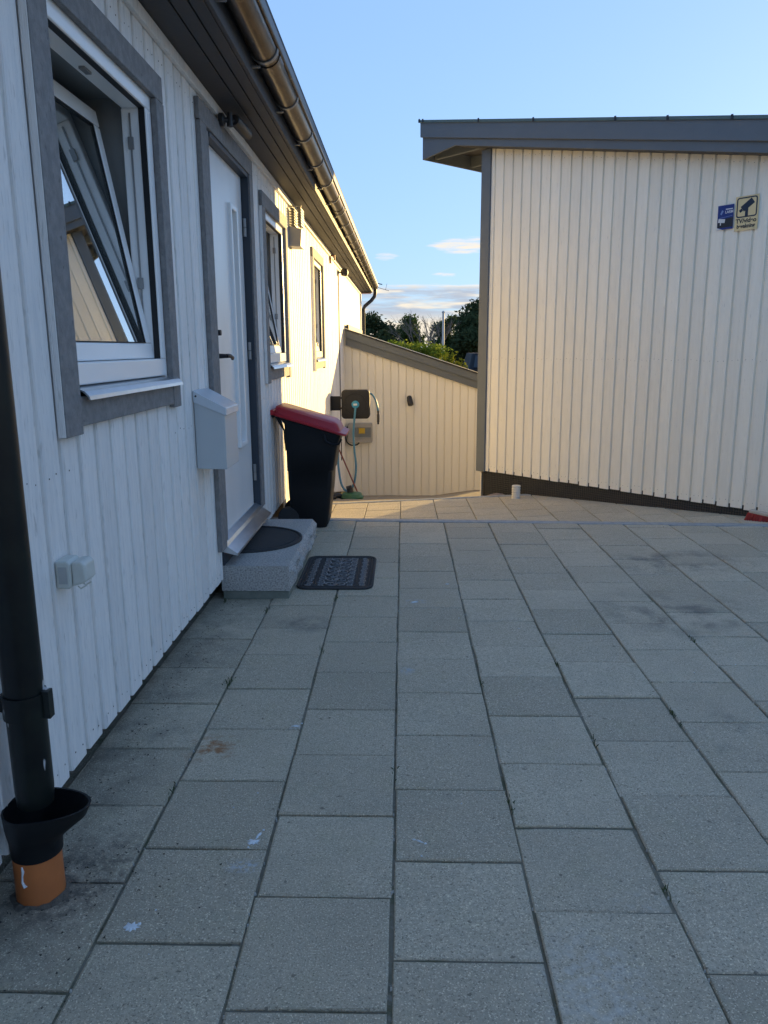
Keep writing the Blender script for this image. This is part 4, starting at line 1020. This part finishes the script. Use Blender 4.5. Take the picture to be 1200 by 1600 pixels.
q = MB(); q.tube(smooth_path([(-.82, 10.3, zg+.03), (-.90, 10.25, zg+.06), (-.97, 10.2, zg+.02)]), .035, 10); q.build('connector', M_black, gg, smooth=True)

# ------------------------------------------------------------------ vegetation and far things
def leaf_cloud(q, lumps, n_, size, rs):
    tot = sum(l_[3]*l_[4]*l_[5] for l_ in lumps)
    for (cx, cy, cz, rx, ry, rz_) in lumps:
        for k in range(max(8, int(n_*rx*ry*rz_/tot))):
            d_ = Vector((rs.gauss(0, 1), rs.gauss(0, 1), rs.gauss(0, 1))).normalized(); rr_ = rs.random()**.45*(1+.18*rs.gauss(0, 1))
            c = Vector((cx+d_.x*rx*rr_, cy+d_.y*ry*rr_, cz+d_.z*rz_*rr_))
            u = Vector((rs.gauss(0, 1), rs.gauss(0, 1), rs.gauss(0, 1))).normalized(); w_ = u.orthogonal().normalized()
            s_ = size*rs.uniform(.6, 1.4)
            q.add([c-u*s_, c+w_*s_*.5, c+u*s_, c-w_*s_*.5], [(0, 1, 2, 3)])
def tree(name, label, base, h, spread, mt, seed, n_=4200, leaf=.16, low_=.25, bark=M_bark, group=None, cat='tree', nl=14):
    rs = random.Random(seed); bx_, by_, bz_ = base
    t = thing(name, base, label, cat, group)
    tr = MB(); tr.tube([(bx_, by_, bz_-.3), (bx_+.05, by_, bz_+h*.35), (bx_-.06, by_, bz_+h*.75)], [h*.03, h*.022, h*.008], 8)
    lumps = []
    for k in range(nl):
        a = rs.uniform(0, 2*math.pi); rad = spread*rs.uniform(.15, .75); hz = h*rs.uniform(low_, .93)
        f_ = math.sqrt(max(.08, 1-((hz/h-.5)/.55)**2)); c = (bx_+math.cos(a)*rad*f_, by_+math.sin(a)*rad*f_, bz_+hz)
        tr.tube([(bx_, by_, bz_+hz*.55), ((bx_+c[0])/2, (by_+c[1])/2, bz_+hz*.82), c], [h*.012, h*.008, h*.003], 5)
        s_ = spread*rs.uniform(.22, .42); lumps.append((c[0], c[1], c[2], s_, s_, s_*.8))
    tr.build('trunk', bark, t, smooth=True)
    q = MB(); leaf_cloud(q, lumps, n_, leaf, rs)
    me = bpy.data.meshes.new('crown'); me.from_pydata(q.v, [], q.f); o = obj('crown', me, mt, t); return t
GB = 'trees behind the hedge'
def gz(y_): return ground_h(0, y_)
tree('round_tree', 'dark rounded tree nearest the house corner in the background', (-2.3, 44, gz(44)), 5.3, 2.1, M_leafdark, 11, 10000, .11, .1, group=GB)
tree('conifer', 'dark green bushy tree left of the gap in the background', (-.75, 39, gz(39)), 5.0, 1.4, M_leafdark, 12, 9000, .10, .05, group=GB)
tree('tall_tree', 'dark tree with thin open crown just above the hedge on the left', (.15, 46, gz(46)), 5.4, 1.5, M_leafmid, 13, 9000, .10, .2, group=GB, nl=18)
tree('open_tree', 'thin leafy tree with open crown beside the pale pole', (2.45, 45, gz(45)), 5.4, 1.35, M_leafmid, 14, 5000, .10, .2, group=GB, nl=18)
tree('dense_tree', 'tall dense dark tree rising beside the garage corner trim', (4.9, 44, gz(44)), 6.4, 2.5, M_leafdark, 15, 20000, .11, .05, group=GB, nl=26)
tree('dense_tree', 'lower dense dark tree right of the pale pole in front of the taller one', (3.4, 41, gz(41)), 5.0, 1.7, M_leafdark, 16, 11000, .11, .05, group=GB, nl=18)
tree('distant_tree', 'low dark bush filling the gap under the bare tree', (1.2, 48, gz(48)), 2.9, 1.4, M_leafdark, 17, 6000, .11, .05, group=GB)
# leafless tree
bt = thing('bare_tree', (1.1, 38, gz(38)), 'leafless tree with fine upright branches against the pale sky', 'tree')
q = MB(); rs = random.Random(5)
def branch(p, d_, ln, r_, dep):
    e_ = p+d_*ln; mid = p+d_*ln*.5+Vector((rs.gauss(0, .04), rs.gauss(0, .04), 0))*ln
    q.tube([p, mid, e_], [r_, r_*.8, r_*.6], 4, cap=False)
    if dep == 0: return
    for k in range(3 if dep > 1 else 3):
        nd = (d_+Vector((rs.gauss(0, .36), rs.gauss(0, .36), rs.gauss(.12, .15)))).normalized()
        branch(p+d_*ln*rs.uniform(.55, 1.0), nd, ln*rs.uniform(.6, .8), r_*.58, dep-1)
branch(Vector((1.1, 38, gz(38)-.1)), Vector((0, 0, 1)), 2.3, .085, 0)
for dx_ in (-.42, -.15, .12, .4): branch(Vector((1.1, 38, gz(38)+1.9)), Vector((dx_, rs.gauss(0, .2), 1)).normalized(), 1.25, .045, 4)
q.build('branches', M_barebark, bt)
# thuja hedge and the loose bush at its end
hg = thing('thuja_hedge', (.4, 24, gz(24)), 'sunlit green clipped hedge behind the outbuilding roof', 'hedge')
rs = random.Random(21); lumps = []
for k in range(34):
    x_ = -2.6+k*.115; zt = 1.52-.05*(x_+.6)+rs.uniform(-.06, .06)
    lumps += [(x_, 24+rs.uniform(-.1, .1), zt-.22, .26, .45, .26), (x_, 24, zt-.85, .28, .5, .5), (x_, 24, zt-1.8, .3, .5, .6)]
q = MB(); leaf_cloud(q, lumps, 34000, .05, rs); me = bpy.data.meshes.new('foliage'); me.from_pydata(q.v, [], q.f); obj('foliage', me, M_leafhedge, hg)
q = MB(); [q.tube([(-2.4+k*.6, 24, gz(24)-.2), (-2.4+k*.6, 24, 1.0)], [.05, .02], 6) for k in range(7)]; q.build('stems', M_bark, hg)
bs = thing('bush', (1.6, 23.2, gz(23)), 'loose yellow-green bush at the right end of the hedge', 'bush')
lumps = [(1.55+rs.uniform(-.35, .22), 23.2+rs.uniform(-.3, .3), .55+rs.uniform(-1.6, .75), .24, .24, .26) for k in range(26)]
q = MB(); leaf_cloud(q, lumps, 5200, .06, rs); me = bpy.data.meshes.new('foliage'); me.from_pydata(q.v, [], q.f); obj('foliage', me, M_leafbush, bs)
q = MB(); [q.tube([(1.55+.05*k, 23.2, gz(23)-.2), (1.4+.12*k, 23.2, .9)], [.03, .01], 6) for k in range(4)]; q.build('stems', M_bark, bs)
pl = thing('pole', (1.72, 34, gz(34)), 'pale slender pole standing between the trees', 'pole')
q = MB(); q.tube([(1.72, 34, gz(34)-.2), (1.72, 34, 2.86)], [.065, .05], 12); q.build('post', M_pole, pl, smooth=True)
q = MB(); q.lathe([(.06, 0), (.07, .05), (.03, .10)], (1.72, 34, 2.80), 12); q.build('cap', M_pole, pl, smooth=True)
cr = thing('parked_car', (3.4, 33, gz(33)), 'dark parked car half hidden behind the garage corner', 'car')
zc = gz(33)
def sec(xa, xb, ya, yb, z_): return ring(z_, xa, xb, ya, yb, .15)
zt = 1.13
loft([sec(2.55, 4.25, 31, 35.4, zt-1.75), sec(2.5, 4.3, 30.9, 35.5, zt-1.2), sec(2.55, 4.25, 30.95, 35.4, zt-.62)]).build('body', M_card, cr, smooth=True)
loft([sec(2.6, 4.2, 31.2, 35.0, zt-.62), sec(2.78, 4.02, 31.9, 34.6, zt)]).build('cabin', M_card, cr, smooth=True)
q = MB(); q.hexa([(2.80, 31.24, zt-.55), (4.0, 31.24, zt-.55), (4.0, 31.27, zt-.55), (2.80, 31.27, zt-.55), (2.92, 31.78, zt-.09), (3.88, 31.78, zt-.09), (3.88, 31.82, zt-.09), (2.92, 31.82, zt-.09)]); q.build('rear_window', M_carglass, cr)
bx('number_plate', M_pole, cr, 3.15, 3.65, 30.87, 30.895, zt-1.05, zt-.94)
for xx in (2.62, 4.18):
    for yy in (31.8, 34.5):
        q = MB(); q.lathe([(.18, -.1), (.31, -.1), (.33, -.06), (.33, .06), (.31, .1), (.18, .1)], (xx, yy, zt-1.65), 20, 'x'); q.build('wheel', M_rubber, cr, smooth=True)
an = thing('aerial', (-.5, 20.5, 2.6), 'thin dark aerial rods sticking out beyond the far end of the gutter', 'aerial')
q = MB(); q.tube([(-.72, 19.0, 2.81), (-.34, 19.2, 2.71)], .005, 6); q.tube([(-.42, 19.1, 2.73), (-.39, 19.15, 2.87)], .004, 6); q.tube([(-.60, 19.05, 2.87), (-.50, 19.08, 2.85)], .012, 6); q.build('rods', M_darkmetal, an)

# ------------------------------------------------------------------ small stuff on the paving
rs = random.Random(77)
q = MB()
def bit(x, y_, z_, ln, wd, a, lift):
    c_, s_ = math.cos(a), math.sin(a)
    pts = [(-ln, 0), (-.2*ln, wd), (ln, .15*wd), (-.1*ln, -wd)]
    P = [(x+u*c_-v*s_, y_+u*s_+v*c_, z_+(lift if k in (0, 2) else .0008)) for k, (u, v) in enumerate(pts)]
    q.add(P+[(a_, b_, c2-.0006) for a_, b_, c2 in P], [(0, 1, 2, 3), (7, 6, 5, 4), (0, 4, 5, 1), (1, 5, 6, 2), (2, 6, 7, 3), (3, 7, 4, 0)])
for k in range(300):
    r_ = rs.random()
    if r_ < .62: x, y_ = -1.0+abs(rs.gauss(0, .07)), rs.uniform(1.3, 4.1)
    elif r_ < .86: x, y_ = -.80+rs.gauss(0, .12), 1.72+rs.gauss(0, .16)
    else: x, y_ = rs.uniform(-.7, 2.8), rs.uniform(1.2, 6.0)
    if x < -1.08: continue
    if math.hypot(x+.937, y_-1.72) < .07: continue
    bit(x, y_, .0022, rs.uniform(.002, .006), rs.uniform(.0012, .0035), rs.uniform(0, 6.28), rs.uniform(.001, .004))
o = q.build('leaf_litter', mat('dry_litter', (.055, .045, .035), .9, randv=.0)); tag(o, 'scattered dark crumbs of soil and dry leaf on the paving', 'litter', kind='stuff')
q = MB()
for k in range(240):                                  # grit and lime crumbs caught in the long joints
    c = rs.randrange(-2, 7); x = X0+c*PX+rs.gauss(0, .003); y_ = 1.2+4.6*rs.random()**1.5
    r_ = rs.uniform(.0012, .0032); q.hexa([(x-r_, y_-r_, -.006), (x+r_, y_-r_*.7, -.006), (x+r_*.8, y_+r_, -.006), (x-r_, y_+r_*.8, -.006), (x-r_*.6, y_-r_*.6, r_*.4), (x+r_*.6, y_-r_*.5, r_*.3), (x+r_*.5, y_+r_*.6, r_*.5), (x-r_*.6, y_+r_*.5, r_*.4)])
o = q.build('joint_grit', mat('pale_grit', (.42, .41, .38), .9)); tag(o, 'pale crumbs of grit lying in the paving joints', 'grit', kind='stuff')
q = MB()
spots = [(-.735, 2.98, 26), (-.735, 3.9, 10), (.325, 2.12, 12), (.325, 3.0, 8), (1.03, 2.72, 18), (.677, 3.2, 12), (.677, 2.5, 7), (-.38, 3.35, 9), (-.03, 2.3, 8), (-.99, 4.06, 14), (1.38, 3.5, 14), (-.735, 2.2, 8), (.677, 1.75, 8), (-.38, 4.1, 8)]
for (x, y_, n_) in spots:
    for k in range(n_):
        bx0, by0 = x+rs.gauss(0, .006), y_+rs.gauss(0, .03); hgt = rs.uniform(.006, .02); a = rs.uniform(0, 6.28); le = rs.uniform(.003, .014); w_ = .0011
        dx_, dy_ = math.cos(a), math.sin(a)
        q.add([(bx0-dy_*w_, by0+dx_*w_, -.006), (bx0+dy_*w_, by0-dx_*w_, -.006), (bx0+dx_*le*.5+dy_*w_, by0+dy_*le*.5-dx_*w_, hgt*.7), (bx0+dx_*le, by0+dy_*le, hgt), (bx0+dx_*le*.5-dy_*w_, by0+dy_*le*.5+dx_*w_, hgt*.7)], [(0, 1, 2, 3, 4)])
me = bpy.data.meshes.new('joint_weeds'); me.from_pydata(q.v, [], q.f)
tag(obj('joint_weeds', me, mat('weed_green', (.06, .085, .025), .8)), 'tiny green weeds and moss growing in the paving joints', 'weeds', kind='stuff')
# nail heads in the siding, too small to pick apart
q = MB()
yy = k0-5*PITCH
while yy < 6.2:
    for zz in (.17, 1.02, 2.52):
        for off in (.03, .078):
            y_ = yy+off+rs.uniform(-.004, .004); z_ = zz+rs.uniform(-.008, .008)
            if any(oa-.02 < y_ < ob+.02 and za-.2 < z_ < zb+.12 for (oa, ob, za, zb) in OPEN): continue
            q.lathe([(.0028, .0), (.0024, .0012)], (HX, y_, z_), 6, 'x')
    yy += PITCH
o = q.build('nail_heads', mat('rusty_nail', (.12, .10, .09), .7), house); o['kind'] = 'stuff'
q = MB(); s_ = .034+.008
while s_ < 4.5:
    for zz in (.06, 1.25, topz(s_)-.12):
        for off in (.025, .075): q.lathe([(.0028, .0), (.0024, -.0012)], (s_+off+rs.uniform(-.004, .004), 0, zz+rs.uniform(-.01, .01)), 6, 'y')
    s_ += GP
o = q.build('nail_heads', MATS['rusty_nail'], garage); o['kind'] = 'stuff'

# bird droppings: small irregular crusts
q = MB()
def splat(x, y_, r_, sx_=1, sy_=1, n_=18, a0=0):
    pts = []
    for k in range(n_):
        a = 2*math.pi*k/n_; f_ = r_*(rs.uniform(.45, 1.0) if k % 2 else rs.uniform(.75, 1.25)); u, v = f_*math.cos(a)*sx_, f_*math.sin(a)*sy_
        pts.append((x+u*math.cos(a0)-v*math.sin(a0), y_+u*math.sin(a0)+v*math.cos(a0)))
    q.add([(a, b, .0015) for a, b in pts]+[(x+(a-x)*.6, y_+(b-y_)*.6, .0042) for a, b in pts]+[(x, y_, .0048)],
          [(k, (k+1) % n_, n_+(k+1) % n_, n_+k) for k in range(n_)]+[(n_+k, n_+(k+1) % n_, 2*n_) for k in range(n_)])
splat(-.427, 1.935, .016, 1.2, .9); splat(-.418, 1.965, .009, .6, 2.0, a0=-.3); splat(-.408, 1.99, .004); splat(-.437, 1.91, .004)
splat(-.663, 1.602, .016, 1.3, 1.0); splat(-.645, 1.612, .006); splat(-.62, 1.66, .0025)
splat(.045, 1.945, .006, 2.2, .6, a0=-.5); splat(.062, 1.935, .004); splat(.03, 1.952, .004, 1.6, .6); splat(.05, 1.88, .003)
splat(-.40, 2.62, .010, 1.5, .8); splat(-.38, 2.64, .004); splat(.06, 4.05, .014, 1.6, .6, a0=.4); splat(.26, 4.38, .010, 1.2, .7); splat(-.46, 2.18, .003); splat(-.52, 2.1, .0025)
for k in range(26): splat(rs.uniform(-.6, 2.2), rs.uniform(1.25, 5.2), rs.uniform(.0012, .0028), n_=8)
o = q.build('bird_droppings', M_whitepaint); tag(o, 'small white bird droppings dotted over the grey slabs', 'droppings', kind='stuff')
